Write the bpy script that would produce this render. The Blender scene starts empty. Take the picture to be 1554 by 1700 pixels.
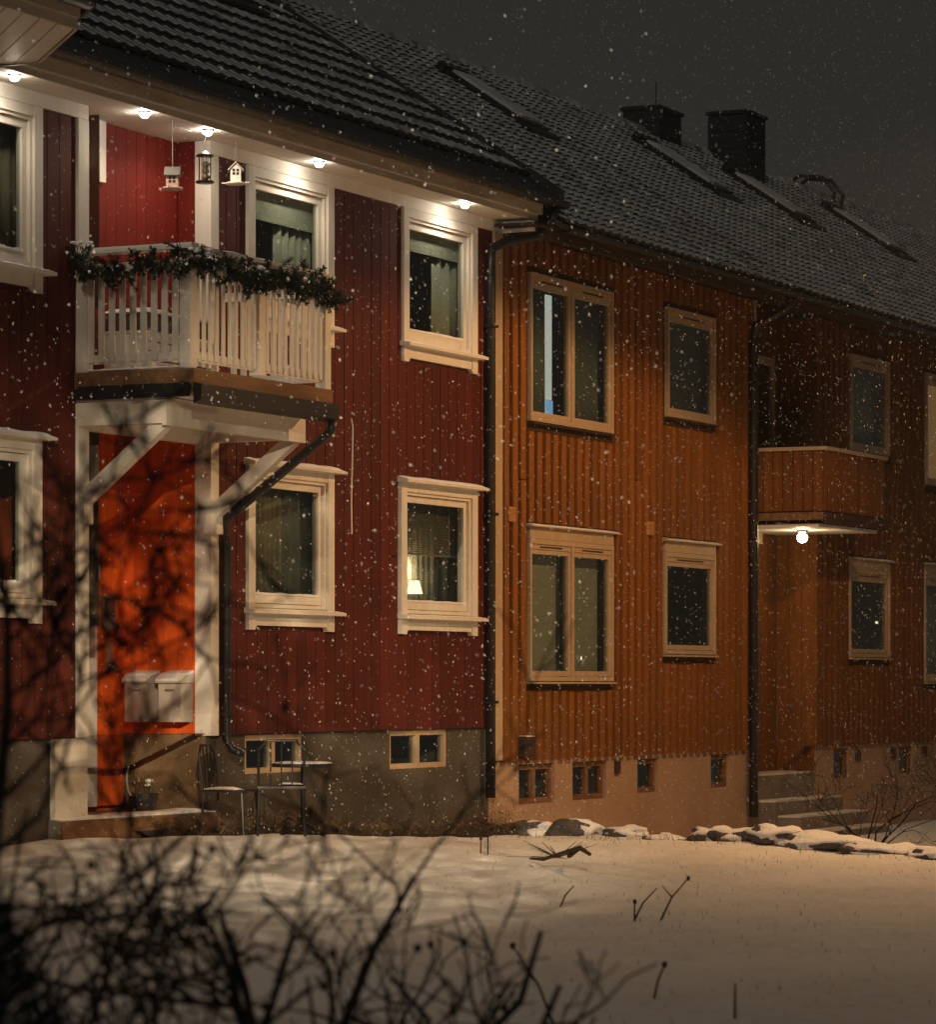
import bpy, math, random
from mathutils import Vector, Matrix, Quaternion, noise as mnoise
R = math.radians
rng = random.Random(7)
sc = bpy.context.scene
COL = sc.collection

# ------------------------------------------------------------------ camera
cam_d = bpy.data.cameras.new('camera')
cam = bpy.data.objects.new('camera', cam_d); COL.objects.link(cam)
cam.location = (0, -15.2, 1.5)
cam.rotation_euler = (R(90), 0, R(25.7 - 90))
cam_d.sensor_fit = 'HORIZONTAL'; cam_d.sensor_width = 36.0
cam_d.lens = 36.0 * 5800 / 1554
cam_d.shift_y = 285 / 1554
cam_d.clip_end = 900
cam_d.dof.use_dof = True
cam_d.dof.focus_distance = 33.0
cam_d.dof.aperture_fstop = 4.2
sc.camera = cam

# ------------------------------------------------------------------ night sky
w = bpy.data.worlds.new('World'); sc.world = w; w.use_nodes = True
nt = w.node_tree; nt.nodes.clear()
wo = nt.nodes.new('ShaderNodeOutputWorld'); bg = nt.nodes.new('ShaderNodeBackground')
tc = nt.nodes.new('ShaderNodeTexCoord'); sx = nt.nodes.new('ShaderNodeSeparateXYZ')
rp = nt.nodes.new('ShaderNodeValToRGB')
nt.links.new(tc.outputs['Generated'], sx.inputs[0]); nt.links.new(sx.outputs['Z'], rp.inputs[0])
rp.color_ramp.elements[0].position = 0.0; rp.color_ramp.elements[0].color = (.036, .032, .025, 1)
rp.color_ramp.elements[1].position = .30; rp.color_ramp.elements[1].color = (.0225, .0232, .0222, 1)
nt.links.new(rp.outputs[0], bg.inputs['Color']); bg.inputs['Strength'].default_value = 1.0
nt.links.new(bg.outputs[0], wo.inputs[0])

sc.view_settings.view_transform = 'Standard'; sc.view_settings.look = 'None'
sc.view_settings.exposure = -0.15; sc.view_settings.gamma = 1.0
sc.view_settings.use_curve_mapping = False
sc.cycles.use_denoising = True
sc.cycles.max_bounces = 5; sc.cycles.transparent_max_bounces = 12
sc.cycles.sample_clamp_indirect = 3.0
sc.cycles.caustics_reflective = False; sc.cycles.caustics_refractive = False

# faint distant glow of the town on the low clouds
sun_d = bpy.data.lights.new('town_glow', 'SUN'); sun_d.energy = .30; sun_d.color = (1, .93, .80); sun_d.angle = R(14)
sun = bpy.data.objects.new('town_glow', sun_d); COL.objects.link(sun)
sun.rotation_euler = Vector((.85, .22, -.48)).to_track_quat('-Z', 'Y').to_euler()

# ------------------------------------------------------------------ lamps outside the frame and their light
P_FLOOD, P_STREET, P_SPOT, P_PORCH = 58000.0, 2150.0, 18.0, 9.0
C_FLOOD, C_STREET, C_SPOT, C_PORCH = (1, .78, .5), (1, .53, .21), (1, .80, .58), (1, .70, .33)
FLOOD_AT, FLOOD_TO = Vector((-1.5, -17.0, 8.5)), Vector((25.6, -.6, .5))
STREET_AT = Vector((31.8, -7.0, 7.2))

# ------------------------------------------------------------------ helpers
class MB:
    def __init__(s): s.v = []; s.f = []; s.m = []; s.mi = 0
    def quad(s, a, b, c, d):
        n = len(s.v); s.v += [a, b, c, d]; s.f.append((n, n+1, n+2, n+3)); s.m.append(s.mi)
    def poly(s, pts):
        n = len(s.v); s.v += list(pts); s.f.append(tuple(range(n, n+len(pts)))); s.m.append(s.mi)
    def box(s, x0, x1, y0, y1, z0, z1):
        if x1 < x0: x0, x1 = x1, x0
        if y1 < y0: y0, y1 = y1, y0
        if z1 < z0: z0, z1 = z1, z0
        n = len(s.v)
        s.v += [(x0,y0,z0),(x1,y0,z0),(x1,y1,z0),(x0,y1,z0),(x0,y0,z1),(x1,y0,z1),(x1,y1,z1),(x0,y1,z1)]
        for q in ((0,3,2,1),(4,5,6,7),(0,1,5,4),(1,2,6,5),(2,3,7,6),(3,0,4,7)):
            s.f.append(tuple(n+i for i in q)); s.m.append(s.mi)
        return s
    def prism(s, pts, axis, a, b):
        """extrude a 2-D outline along an axis ('x': pts=(y,z), 'y': pts=(x,z), 'z': pts=(x,y))"""
        def P(p, t):
            return {'x': (t, p[0], p[1]), 'y': (p[0], t, p[1]), 'z': (p[0], p[1], t)}[axis]
        n = len(s.v); k = len(pts)
        s.v += [P(p, a) for p in pts] + [P(p, b) for p in pts]
        s.f.append(tuple(range(n+k-1, n-1, -1))); s.m.append(s.mi)
        s.f.append(tuple(range(n+k, n+2*k))); s.m.append(s.mi)
        for i in range(k):
            j = (i+1) % k
            s.f.append((n+i, n+j, n+k+j, n+k+i)); s.m.append(s.mi)
        return s
    def tube(s, pts, rad, sides=6, cap=True):
        pts = [Vector(p) for p in pts]; k = len(pts)
        if not hasattr(rad, '__len__'): rad = [rad]*k
        n0 = len(s.v); prev = None
        for i, p in enumerate(pts):
            t = (pts[min(i+1, k-1)] - pts[max(i-1, 0)])
            if t.length < 1e-9: t = Vector((0,0,1))
            t.normalize()
            if prev is None:
                u = t.orthogonal().normalized()
            else:
                u = prev - t*prev.dot(t)
                if u.length < 1e-6: u = t.orthogonal()
                u.normalize()
            prev = u; v = t.cross(u)
            for j in range(sides):
                a = 2*math.pi*j/sides
                s.v.append(tuple(p + (u*math.cos(a) + v*math.sin(a))*rad[i]))
        for i in range(k-1):
            for j in range(sides):
                j2 = (j+1) % sides
                s.f.append((n0+i*sides+j, n0+i*sides+j2, n0+(i+1)*sides+j2, n0+(i+1)*sides+j)); s.m.append(s.mi)
        if cap:
            s.f.append(tuple(n0+j for j in range(sides-1, -1, -1))); s.m.append(s.mi)
            s.f.append(tuple(n0+(k-1)*sides+j for j in range(sides))); s.m.append(s.mi)
        return s
    def lathe(s, c, prof, n=16):
        c = Vector(c); n0 = len(s.v); k = len(prof)
        for r, z in prof:
            for j in range(n):
                a = 2*math.pi*j/n
                s.v.append((c.x+r*math.cos(a), c.y+r*math.sin(a), c.z+z))
        for i in range(k-1):
            for j in range(n):
                j2 = (j+1) % n
                s.f.append((n0+i*n+j, n0+i*n+j2, n0+(i+1)*n+j2, n0+(i+1)*n+j)); s.m.append(s.mi)
        s.f.append(tuple(n0+j for j in range(n-1, -1, -1))); s.m.append(s.mi)
        s.f.append(tuple(n0+(k-1)*n+j for j in range(n))); s.m.append(s.mi)
        return s
    def blob(s, c, r, seed=0, amp=.25, fr=1.5, nu=12, nv=8):
        """an uneven rounded lump; r = (rx, ry, rz)"""
        n0 = len(s.v); c = Vector(c)
        for i in range(nv+1):
            th = math.pi*i/nv
            for j in range(nu):
                ph = 2*math.pi*j/nu
                d = Vector((math.sin(th)*math.cos(ph), math.sin(th)*math.sin(ph), math.cos(th)))
                k = 1 + amp*mnoise.noise(d*fr + Vector((seed*3.7, seed*1.3, 0)))
                s.v.append((c.x+d.x*r[0]*k, c.y+d.y*r[1]*k, c.z+d.z*r[2]*k))
        for i in range(nv):
            for j in range(nu):
                j2 = (j+1) % nu
                s.f.append((n0+i*nu+j, n0+(i+1)*nu+j, n0+(i+1)*nu+j2, n0+i*nu+j2)); s.m.append(s.mi)
        return s
    def mesh(s, name, mats, smooth=False):
        me = bpy.data.meshes.new(name)
        me.from_pydata([tuple(p) for p in s.v], [], s.f)
        if not isinstance(mats, (list, tuple)): mats = [mats]
        for m in mats: me.materials.append(m)
        if len(mats) > 1: me.polygons.foreach_set('material_index', s.m)
        if smooth: me.polygons.foreach_set('use_smooth', [True]*len(me.polygons))
        me.update()
        return me
    def build(s, name, mats, parent=None, smooth=False, loc=None):
        return link(name, s.mesh(name, mats, smooth), parent, loc)

def link(name, data, parent=None, loc=None, rot=None):
    o = bpy.data.objects.new(name, data); COL.objects.link(o)
    if parent is not None:
        o.parent = parent
    if loc is not None: o.location = loc
    if rot is not None: o.rotation_euler = rot
    return o

def tag(o, label=None, cat=None, group=None, kind=None):
    if label: o['label'] = label
    if cat: o['category'] = cat
    if group: o['group'] = group
    if kind: o['kind'] = kind
    return o

def thing(name, label, cat, loc=(0, 0, 0), group=None, rz=0):
    o = link(name, None, None, loc); o.rotation_euler = (0, 0, rz)
    o.empty_display_size = .1
    return tag(o, label, cat, group)

def part(name, parent):
    o = link(name, None, parent); o.empty_display_size = .1
    return o

def B(name, mat, parent, *bx, loc=None):
    """boxes joined into one part"""
    m = MB()
    for b in bx: m.box(*b)
    return m.build(name, mat, parent, loc=loc)

# ------------------------------------------------------------------ materials
def mat(name, col, rough=.7, var=.12, scale=6.0, stretch=(1, 1, 1), bump=0.0, bscale=40.0, rnd=0.0,
        spec=.3, metal=0.0, dirt=None, dirt_scale=1.2, dirt_lo=.5, dirt_hi=.75):
    m = bpy.data.materials.new(name); m.use_nodes = True
    n = m.node_tree; N = n.nodes; L = n.links
    p = N['Principled BSDF']
    p.inputs['Roughness'].default_value = rough
    p.inputs['Specular IOR Level'].default_value = spec
    p.inputs['Metallic'].default_value = metal
    t = N.new('ShaderNodeTexCoord'); mp = N.new('ShaderNodeMapping')
    mp.inputs['Scale'].default_value = stretch
    L.new(t.outputs['Object'], mp.inputs[0])
    no = N.new('ShaderNodeTexNoise'); no.inputs['Scale'].default_value = scale; no.inputs['Detail'].default_value = 5
    L.new(mp.outputs[0], no.inputs['Vector'])
    mr = N.new('ShaderNodeMapRange')
    mr.inputs['From Min'].default_value = .25; mr.inputs['From Max'].default_value = .75
    mr.inputs['To Min'].default_value = 1-var; mr.inputs['To Max'].default_value = 1+var
    L.new(no.outputs[0], mr.inputs[0])
    val = mr.outputs[0]
    if rnd:
        oi = N.new('ShaderNodeObjectInfo'); r2 = N.new('ShaderNodeMapRange')
        r2.inputs['To Min'].default_value = 1-rnd; r2.inputs['To Max'].default_value = 1+rnd
        L.new(oi.outputs['Random'], r2.inputs[0])
        mu = N.new('ShaderNodeMath'); mu.operation = 'MULTIPLY'
        L.new(val, mu.inputs[0]); L.new(r2.outputs[0], mu.inputs[1]); val = mu.outputs[0]
    vm = N.new('ShaderNodeVectorMath'); vm.operation = 'SCALE'
    vm.inputs[0].default_value = col[:3]; L.new(val, vm.inputs['Scale'])
    out = vm.outputs[0]
    if dirt:
        n2 = N.new('ShaderNodeTexNoise'); n2.inputs['Scale'].default_value = dirt_scale; n2.inputs['Detail'].default_value = 7
        n2.inputs['Roughness'].default_value = .65
        L.new(mp.outputs[0], n2.inputs['Vector'])
        m2 = N.new('ShaderNodeMapRange'); m2.inputs['From Min'].default_value = dirt_lo; m2.inputs['From Max'].default_value = dirt_hi
        L.new(n2.outputs[0], m2.inputs[0])
        mx = N.new('ShaderNodeMix'); mx.data_type = 'RGBA'
        L.new(m2.outputs[0], mx.inputs['Factor']); L.new(out, mx.inputs[6]); mx.inputs[7].default_value = (*dirt, 1)
        out = mx.outputs[2]
    L.new(out, p.inputs['Base Color'])
    if bump:
        n3 = N.new('ShaderNodeTexNoise'); n3.inputs['Scale'].default_value = bscale; n3.inputs['Detail'].default_value = 4
        L.new(mp.outputs[0], n3.inputs['Vector'])
        bp = N.new('ShaderNodeBump'); bp.inputs['Strength'].default_value = bump; bp.inputs['Distance'].default_value = .02
        L.new(n3.outputs[0], bp.inputs['Height']); L.new(bp.outputs[0], p.inputs['Normal'])
    return m

def emit(name, col, s):
    m = bpy.data.materials.new(name); m.use_nodes = True
    p = m.node_tree.nodes['Principled BSDF']
    p.inputs['Base Color'].default_value = (.8, .8, .8, 1)
    p.inputs['Emission Color'].default_value = (*col, 1); p.inputs['Emission Strength'].default_value = s
    return m

def glass_mat(name, tint=(.75, .8, .78), ior=1.5):
    m = bpy.data.materials.new(name); m.use_nodes = True
    n = m.node_tree; N = n.nodes; L = n.links; N.clear()
    o = N.new('ShaderNodeOutputMaterial'); mx = N.new('ShaderNodeMixShader')
    tr = N.new('ShaderNodeBsdfTransparent'); tr.inputs[0].default_value = (*tint, 1)
    gl = N.new('ShaderNodeBsdfGlossy'); gl.inputs['Roughness'].default_value = .03; gl.inputs['Color'].default_value = (.9, .95, .93, 1)
    fr = N.new('ShaderNodeMapRange'); lw = N.new('ShaderNodeLayerWeight'); lw.inputs[0].default_value = .5
    pw = N.new('ShaderNodeMath'); pw.operation = 'POWER'; pw.inputs[1].default_value = 3.5
    L.new(lw.outputs['Facing'], pw.inputs[0]); L.new(pw.outputs[0], fr.inputs[0])
    fr.inputs['To Min'].default_value = .035; fr.inputs['To Max'].default_value = .75
    no = N.new('ShaderNodeTexNoise'); no.inputs['Scale'].default_value = 1.6
    bp = N.new('ShaderNodeBump'); bp.inputs['Strength'].default_value = .06; bp.inputs['Distance'].default_value = .05
    t = N.new('ShaderNodeTexCoord'); L.new(t.outputs['Object'], no.inputs['Vector'])
    L.new(no.outputs[0], bp.inputs['Height']); L.new(bp.outputs[0], gl.inputs['Normal'])
    L.new(fr.outputs[0], mx.inputs[0]); L.new(tr.outputs[0], mx.inputs[1]); L.new(gl.outputs[0], mx.inputs[2])
    L.new(mx.outputs[0], o.inputs[0])
    return m

M = {}
V = (9, 9, .5)     # grain running up a board
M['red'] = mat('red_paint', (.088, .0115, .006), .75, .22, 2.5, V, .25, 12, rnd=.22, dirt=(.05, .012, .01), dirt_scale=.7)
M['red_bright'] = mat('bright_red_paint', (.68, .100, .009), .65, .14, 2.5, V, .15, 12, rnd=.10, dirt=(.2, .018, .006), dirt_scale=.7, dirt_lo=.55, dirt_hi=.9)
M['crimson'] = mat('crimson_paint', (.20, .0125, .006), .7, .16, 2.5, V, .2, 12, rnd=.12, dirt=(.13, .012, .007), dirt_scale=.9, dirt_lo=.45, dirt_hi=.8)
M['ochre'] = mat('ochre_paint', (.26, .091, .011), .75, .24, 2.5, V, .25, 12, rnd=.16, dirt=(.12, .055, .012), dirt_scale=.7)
M['ochre_dimmed'] = mat('dimmed_ochre_paint', (.17, .060, .009), .75, .24, 2.5, V, .25, 12, rnd=.16, dirt=(.08, .035, .01), dirt_scale=.7)  # same ochre, darkened in colour for the weaker light on the far house
M['ochre_vent'] = mat('ochre_vent_plate', (.50, .26, .09), .6)
M['ochre_dark'] = mat('shaded_ochre_underboard', (.065, .027, .006), .8, .2, 2.5, V, .25, 12)  # under-boards coloured darker to deepen the shade between the battens
M['white'] = mat('white_paint', (.76, .72, .65), .55, .06, 3, (3, 3, 1), .1, 14, dirt=(.42, .36, .27), dirt_scale=1.1, dirt_lo=.58, dirt_hi=.95)
M['cream'] = mat('cream_trim_paint', (.50, .37, .235), .55, .08, 3, (3, 3, 1), .1, 14, dirt=(.4, .32, .22), dirt_scale=1.3, dirt_lo=.58, dirt_hi=.95)
M['greyfascia'] = mat('weathered_white_paint', (.52, .47, .39), .6, .12, 3, (.6, 3, 3), .1, 14, dirt=(.22, .19, .14), dirt_scale=1.2)
M['plaster_pale'] = mat('pale_pink_plaster', (.43, .28, .185), .9, .1, 1.5, (1, 1, 1), .5, 45, dirt=(.27, .17, .11), dirt_scale=.8, dirt_lo=.5, dirt_hi=.85)
M['plaster_dark'] = mat('grey_foundation_plaster', (.098, .085, .07), .9, .25, 1.2, (1, 1, 1), .6, 40, dirt=(.05, .045, .035), dirt_scale=.9, dirt_lo=.42, dirt_hi=.75)
M['plaster_white'] = mat('white_limewash', (.7, .66, .58), .85, .1, 3, (1, 1, 1), .5, 30, dirt=(.2, .17, .13), dirt_scale=2.2, dirt_lo=.6, dirt_hi=.75)
M['wood_raw'] = mat('weathered_brown_wood', (.20, .105, .05), .75, .35, 4, (.5, 4, 4), .2, 20)
M['wood_dark'] = mat('dark_stained_wood', (.055, .032, .02), .75, .3, 4, (.5, 4, 4), .2, 20)
M['black'] = mat('black_painted_steel', (.016, .017, .018), .4, .2, 6, spec=.5)
M['steel'] = mat('zinc_grey_steel', (.30, .30, .29), .4, .15, 6, spec=.5, metal=.6)
M['copper'] = mat('brown_gutter_steel', (.30, .20, .13), .45, .2, 3, (.5, 3, 3), spec=.5)
M['tile_dark'] = mat('dark_roof_tile', (.030, .033, .034), .6, .3, 5, rnd=.25)
M['tile_snow'] = mat('snow_dusted_tile', (.62, .62, .60), .9, .1, 14, (1, 1, 1), .3, 30, rnd=.16, dirt=(.06, .062, .06), dirt_scale=4.0, dirt_lo=.38, dirt_hi=.70)
M['snow'] = mat('snow', (.84, .84, .84), .85, .04, 4, (1, 1, 1), .6, 24, spec=.2)
M['thin_snow'] = mat('thin_roof_snow', (.58, .58, .56), .9, .12, 3, dirt=(.3, .3, .29), dirt_scale=2.5)
M['glass'] = glass_mat('window_glass')
M['room'] = mat('dim_room_plaster', (.16, .14, .10), .9, .1, 2)
M['curtain'] = mat('beige_curtain_cloth', (.42, .34, .24), .9, .15, 6, (8, 8, .6), .1, 30)
M['curtain_grey'] = mat('grey_curtain_cloth', (.25, .25, .22), .9, .15, 6, (8, 8, .6), .1, 30)
M['blind'] = mat('pale_blind_cloth', (.66, .62, .52), .85, .06, 5, (.4, 1, 12))
M['mail'] = mat('light_grey_enamel', (.52, .48, .42), .5, .08, 4, spec=.5, dirt=(.25, .22, .18), dirt_scale=3)
M['bark'] = mat('dark_bark', (.022, .017, .012), .9, .35, 20, (1, 1, .4), .5, 60)
M['twig'] = mat('brown_twig', (.05, .030, .018), .9, .3, 12)
M['needle'] = mat('fir_needles', (.030, .045, .025), .7, .35, 40, rnd=.3, dirt=(.65, .64, .6), dirt_scale=9, dirt_lo=.58, dirt_hi=.68)
M['juniper'] = mat('black_juniper_needles', (.012, .016, .010), .8, .3, 30)
M['dry'] = mat('dry_plant_stems', (.13, .085, .045), .9, .4, 20, rnd=.2)
M['soil'] = mat('frozen_soil', (.035, .026, .018), .95, .4, 8, (1, 1, 1), .8, 30, dirt=(.6, .58, .55), dirt_scale=4, dirt_lo=.62, dirt_hi=.72)
M['stone'] = mat('border_stone', (.09, .08, .075), .9, .4, 6, (1, 1, 1), .6, 25)
M['concrete'] = mat('step_concrete', (.22, .19, .16), .9, .15, 4, (1, 1, 1), .5, 40, dirt=(.08, .065, .05), dirt_scale=2)
M['tread_snow'] = mat('thin_trodden_snow', (.72, .66, .60), .9, .15, 5, (1, 1, 1), .5, 30, dirt=(.22, .18, .15), dirt_scale=3, dirt_lo=.5, dirt_hi=.8)
M['cushion'] = mat('grey_outdoor_cushion', (.10, .10, .10), .9, .15, 10)
M['brick_ch'] = mat('dark_chimney_cladding', (.032, .034, .036), .7, .3, 5, (1, 1, 4), .3, 20)
M['bulb'] = emit('warm_white_bulb', (1, .88, .7), 170)
M['bulb_porch'] = emit('porch_bulb', (1, .80, .48), 60)
M['street_glow'] = emit('street_lamp_lens', (1, .5, .2), 12)
M['lamp_glow'] = emit('lit_lamp_shade', (1, .82, .55), 3.2)
M['strip_glow'] = emit('lit_gap_strip', (1, .96, .86), .85)
M['screen_glow'] = emit('blue_screen', (.35, .65, 1), .9)
M['seed'] = mat('bird_seed_fat_balls', (.5, .4, .25), .9, .4, 30)
M['flake'] = mat('snowflake', (.95, .95, .95), .9, 0, 1)

# snow ground with faint trampled texture
def ground_mat():
    m = bpy.data.materials.new('snow_ground'); m.use_nodes = True
    n = m.node_tree; N = n.nodes; L = n.links; p = N['Principled BSDF']
    p.inputs['Roughness'].default_value = .85; p.inputs['Specular IOR Level'].default_value = .2
    t = N.new('ShaderNodeTexCoord')
    a = N.new('ShaderNodeTexNoise'); a.inputs['Scale'].default_value = .55; a.inputs['Detail'].default_value = 8; a.inputs['Roughness'].default_value = .6
    b = N.new('ShaderNodeTexNoise'); b.inputs['Scale'].default_value = 9; b.inputs['Detail'].default_value = 6; b.inputs['Roughness'].default_value = .7
    L.new(t.outputs['Object'], a.inputs['Vector']); L.new(t.outputs['Object'], b.inputs['Vector'])
    r = N.new('ShaderNodeValToRGB')
    r.color_ramp.elements[0].position = .30; r.color_ramp.elements[0].color = (.70, .67, .62, 1)
    r.color_ramp.elements[1].position = .55; r.color_ramp.elements[1].color = (.90, .89, .87, 1)
    mx = N.new('ShaderNodeMath'); mx.operation = 'MULTIPLY_ADD'; mx.inputs[1].default_value = .55; 
    L.new(b.outputs[0], mx.inputs[0])
    m2 = N.new('ShaderNodeMath'); m2.operation = 'MULTIPLY'; m2.inputs[1].default_value = .5
    L.new(a.outputs[0], m2.inputs[0]); L.new(m2.outputs[0], mx.inputs[2])
    L.new(mx.outputs[0], r.inputs[0]); L.new(r.outputs[0], p.inputs['Base Color'])
    bp = N.new('ShaderNodeBump'); bp.inputs['Strength'].default_value = .9; bp.inputs['Distance'].default_value = .07
    L.new(b.outputs[0], bp.inputs['Height']); L.new(bp.outputs[0], p.inputs['Normal'])
    return m
M['ground'] = ground_mat()

# ------------------------------------------------------------------ ground
def sstep(a, b, x):
    t = max(0., min(1., (x-a)/(b-a))); return t*t*(3-2*t)
SP0, SP1 = Vector((32.2, .2)), Vector((29.0, -5.8))
SD = (SP1-SP0).normalized(); SN = Vector((-SD.y, SD.x))      # SN points to the lower, far garden
def gh(x, y):
    q = Vector((x, y)) - SP0
    d = q.dot(SN)
    base = .24*(1-sstep(23.5, 31.5, x)) * (1-sstep(.5, 6.5, -y)) if x > 5 else 0
    base += .05*mnoise.noise(Vector((x*.35, y*.35, 0))) + .036*mnoise.noise(Vector((x*1.1, y*1.1, 3)))
    base += .016*mnoise.noise(Vector((x*3.1, y*3.1, 7)))
    base += .018*mnoise.noise(Vector((x*.5, y*3.2, 11)))
    base -= .36*sstep(.62, 1.05, d) * (1 - sstep(9, 16, -y))
    return base
prints = []
for k in range(26):
    t = k/25; px_, py_ = 16.5+11.5*t, -8.9+7.6*t+.5*math.sin(t*5)
    prints.append((px_+(.09 if k % 2 else -.09), py_+(-.13 if k % 2 else .13)))
gh0 = gh
def gh(x, y):
    z = gh0(x, y)
    for (a, b) in prints:
        q = ((x-a)/.17)**2+((y-b)/.12)**2
        if q < 4: z -= .045*math.exp(-q)-.014*math.exp(-(q-1.6)**2*2)
    return z
def axis(fine0, fine1, step, far0, far1):
    a = []; x = fine0
    while x < fine1: a.append(x); x += step
    a.append(fine1)
    s = step; x = fine0; left = []
    while x > far0: s *= 1.6; x -= s; left.append(max(x, far0))
    s = step; x = fine1; right = []
    while x < far1: s *= 1.6; x += s; right.append(min(x, far1))
    return left[::-1] + a + right
gx = axis(10, 34, .09, -150, 250); gy = axis(-12, .6, .085, -150, 150)
g = MB()
for y in gy:
    for x in gx: g.v.append((x, y, gh(x, y) if -20 < y < 3 else 0.0))
nx = len(gx)
for j in range(len(gy)-1):
    for i in range(nx-1):
        g.f.append((j*nx+i, j*nx+i+1, (j+1)*nx+i+1, (j+1)*nx+i)); g.m.append(0)
ground = g.build('ground', M['ground'], smooth=True)
tag(ground, kind='structure', label='snow covered lawn in front of the row of houses')

# ------------------------------------------------------------------ wall helpers
def wall_panel(mb, x0, x1, z0, z1, y, holes, depth):
    """wall face at y (facing -y) with rectangular holes and their reveals"""
    xs = sorted({x0, x1, *[h[0] for h in holes], *[h[1] for h in holes]})
    zs = sorted({z0, z1, *[h[2] for h in holes], *[h[3] for h in holes]})
    xs = [x for x in xs if x0 <= x <= x1]; zs = [z for z in zs if z0 <= z <= z1]
    for i in range(len(xs)-1):
        for j in range(len(zs)-1):
            cx, cz = (xs[i]+xs[i+1])/2, (zs[j]+zs[j+1])/2
            if any(h[0] < cx < h[1] and h[2] < cz < h[3] for h in holes): continue
            mb.quad((xs[i], y, zs[j]), (xs[i+1], y, zs[j]), (xs[i+1], y, zs[j+1]), (xs[i], y, zs[j+1]))
    for (a, b, c, d) in holes:
        mb.quad((a, y, c), (a, y+depth, c), (a, y+depth, d), (a, y, d))
        mb.quad((b, y+depth, c), (b, y, c), (b, y, d), (b, y+depth, d))
        mb.quad((a, y, c), (b, y, c), (b, y+depth, c), (a, y+depth, c))
        mb.quad((a, y+depth, d), (b, y+depth, d), (b, y, d), (a, y, d))

def boards(parent, name, m, x0, x1, z0, z1, pitch, width, y0, y1, holes, jit=.0, off=0.0):
    """vertical siding boards cut round the holes, each its own part"""
    x = x0 + off
    while x < x1 - .01:
        a, b = x, min(x+width, x1)
        cuts = sorted({z0, z1, *[c for h in holes if h[0] < b and h[1] > a for c in (h[2], h[3]) if z0 < c < z1]})
        segs = []
        for i in range(len(cuts)-1):
            cz = (cuts[i]+cuts[i+1])/2; aa, bb = a, b
            for h in holes:
                if h[2] < cz < h[3]:
                    if h[0] <= aa and h[1] >= bb: aa = bb
                    elif h[0] <= aa < h[1]: aa = h[1]
                    elif h[0] < bb <= h[1]: bb = h[0]
            if bb - aa > .012:
                if segs and abs(segs[-1][0]-aa) < 1e-6 and abs(segs[-1][1]-bb) < 1e-6 and abs(segs[-1][3]-cuts[i]) < 1e-6:
                    segs[-1][3] = cuts[i+1]
                else: segs.append([aa, bb, cuts[i], cuts[i+1]])
        if name == 'siding_board':
            for q in list(segs):
                if q[3]-q[2] > 2.2 and rng.random() < .38:
                    zc = q[2]+(q[3]-q[2])*rng.uniform(.25, .75); segs.remove(q); segs += [[q[0], q[1], q[2], zc-.002], [q[0], q[1], zc+.002, q[3]]]
        for (aa, bb, c, d) in segs:
            j = rng.uniform(-jit, jit)
            mb = MB(); mb.box(-(bb-aa)/2, (bb-aa)/2, y0+j*.3, y1, 0, d-c+(rng.uniform(-.012, .012) if c == z0 else 0))
            mb.build(name, m, parent, loc=((aa+bb)/2, 0, c))
        x += pitch

def room(parent, x0, x1, z0, z1, y0=.12, depth=.75, m=None):
    mb = MB(); a, b, c, d = x0-.12, x1+(1.25 if y0 > .11 and depth > .6 else .5), z0-.15, z1+.15; y1 = y0+depth
    mb.quad((a, y1, c), (b, y1, c), (b, y1, d), (a, y1, d))
    mb.quad((a, y0, c), (a, y1, c), (a, y1, d), (a, y0, d)); mb.quad((b, y1, c), (b, y0, c), (b, y0, d), (b, y1, d))
    mb.quad((a, y0, c), (b, y0, c), (b, y1, c), (a, y1, c)); mb.quad((a, y1, d), (b, y1, d), (b, y0, d), (a, y0, d))
    return mb.build('room', m or M['room'], parent)

def sash(win, x0, x1, z0, z1, y, m, w=.06, t=.045, glass=True, snow=True):
    B('sash', m, win, (x0, x0+w, y-t, y, z0, z1), (x1-w, x1, y-t, y, z0, z1),
      (x0+w, x1-w, y-t, y, z0, z0+w*1.2), (x0+w, x1-w, y-t, y, z1-w, z1))
    if glass: B('pane', M['glass'], win, (x0+w-.006, x1-w+.006, y-.022, y-.016, z0+w*1.2-.006, z1-w+.006))
    if snow:
        mb = MB(); n = 9; zz = z0+w*1.2
        for i in range(n):
            xa = x0+w + (x1-x0-2*w)*i/n; xb = x0+w + (x1-x0-2*w)*(i+1)/n
            h = .012+.012*rng.random()
            mb.box(xa, xb, y-t-.008, y-.023, zz-.001, zz+h)
        mb.build('snow_line', M['snow'], win)

def snow_strip(parent, x0, x1, y0, y1, z, h=.025, n=24, name='snow', slope=0.0):
    """an uneven lens of snow lying on a ledge (y0 = outer edge)"""
    mb = MB(); rows = [(0, .35), (.25, 1), (.7, 1), (1, .6)]
    for i in range(n+1):
        t = i/n; x = x0+(x1-x0)*t; e = min(1, min(t, 1-t)*n/1.2+.25)
        hh = h*e*(.75+.5*mnoise.noise(Vector((x*4, z*7, 1))))
        mb.v.append((x, y0, z)); 
        for (u, k) in rows: mb.v.append((x, y0+(y1-y0)*u, z+slope*u+max(.004, hh*k)))
    k = 5
    for i in range(n):
        for j in range(k-1):
            mb.f.append((i*k+j, (i+1)*k+j, (i+1)*k+j+1, i*k+j+1)); mb.m.append(0)
    mb.f.append(tuple(range(k-1, -1, -1))); mb.m.append(0)
    mb.f.append(tuple(n*k+j for j in range(k))); mb.m.append(0)
    return mb.build(name, M['snow'], parent, smooth=True)

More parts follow.
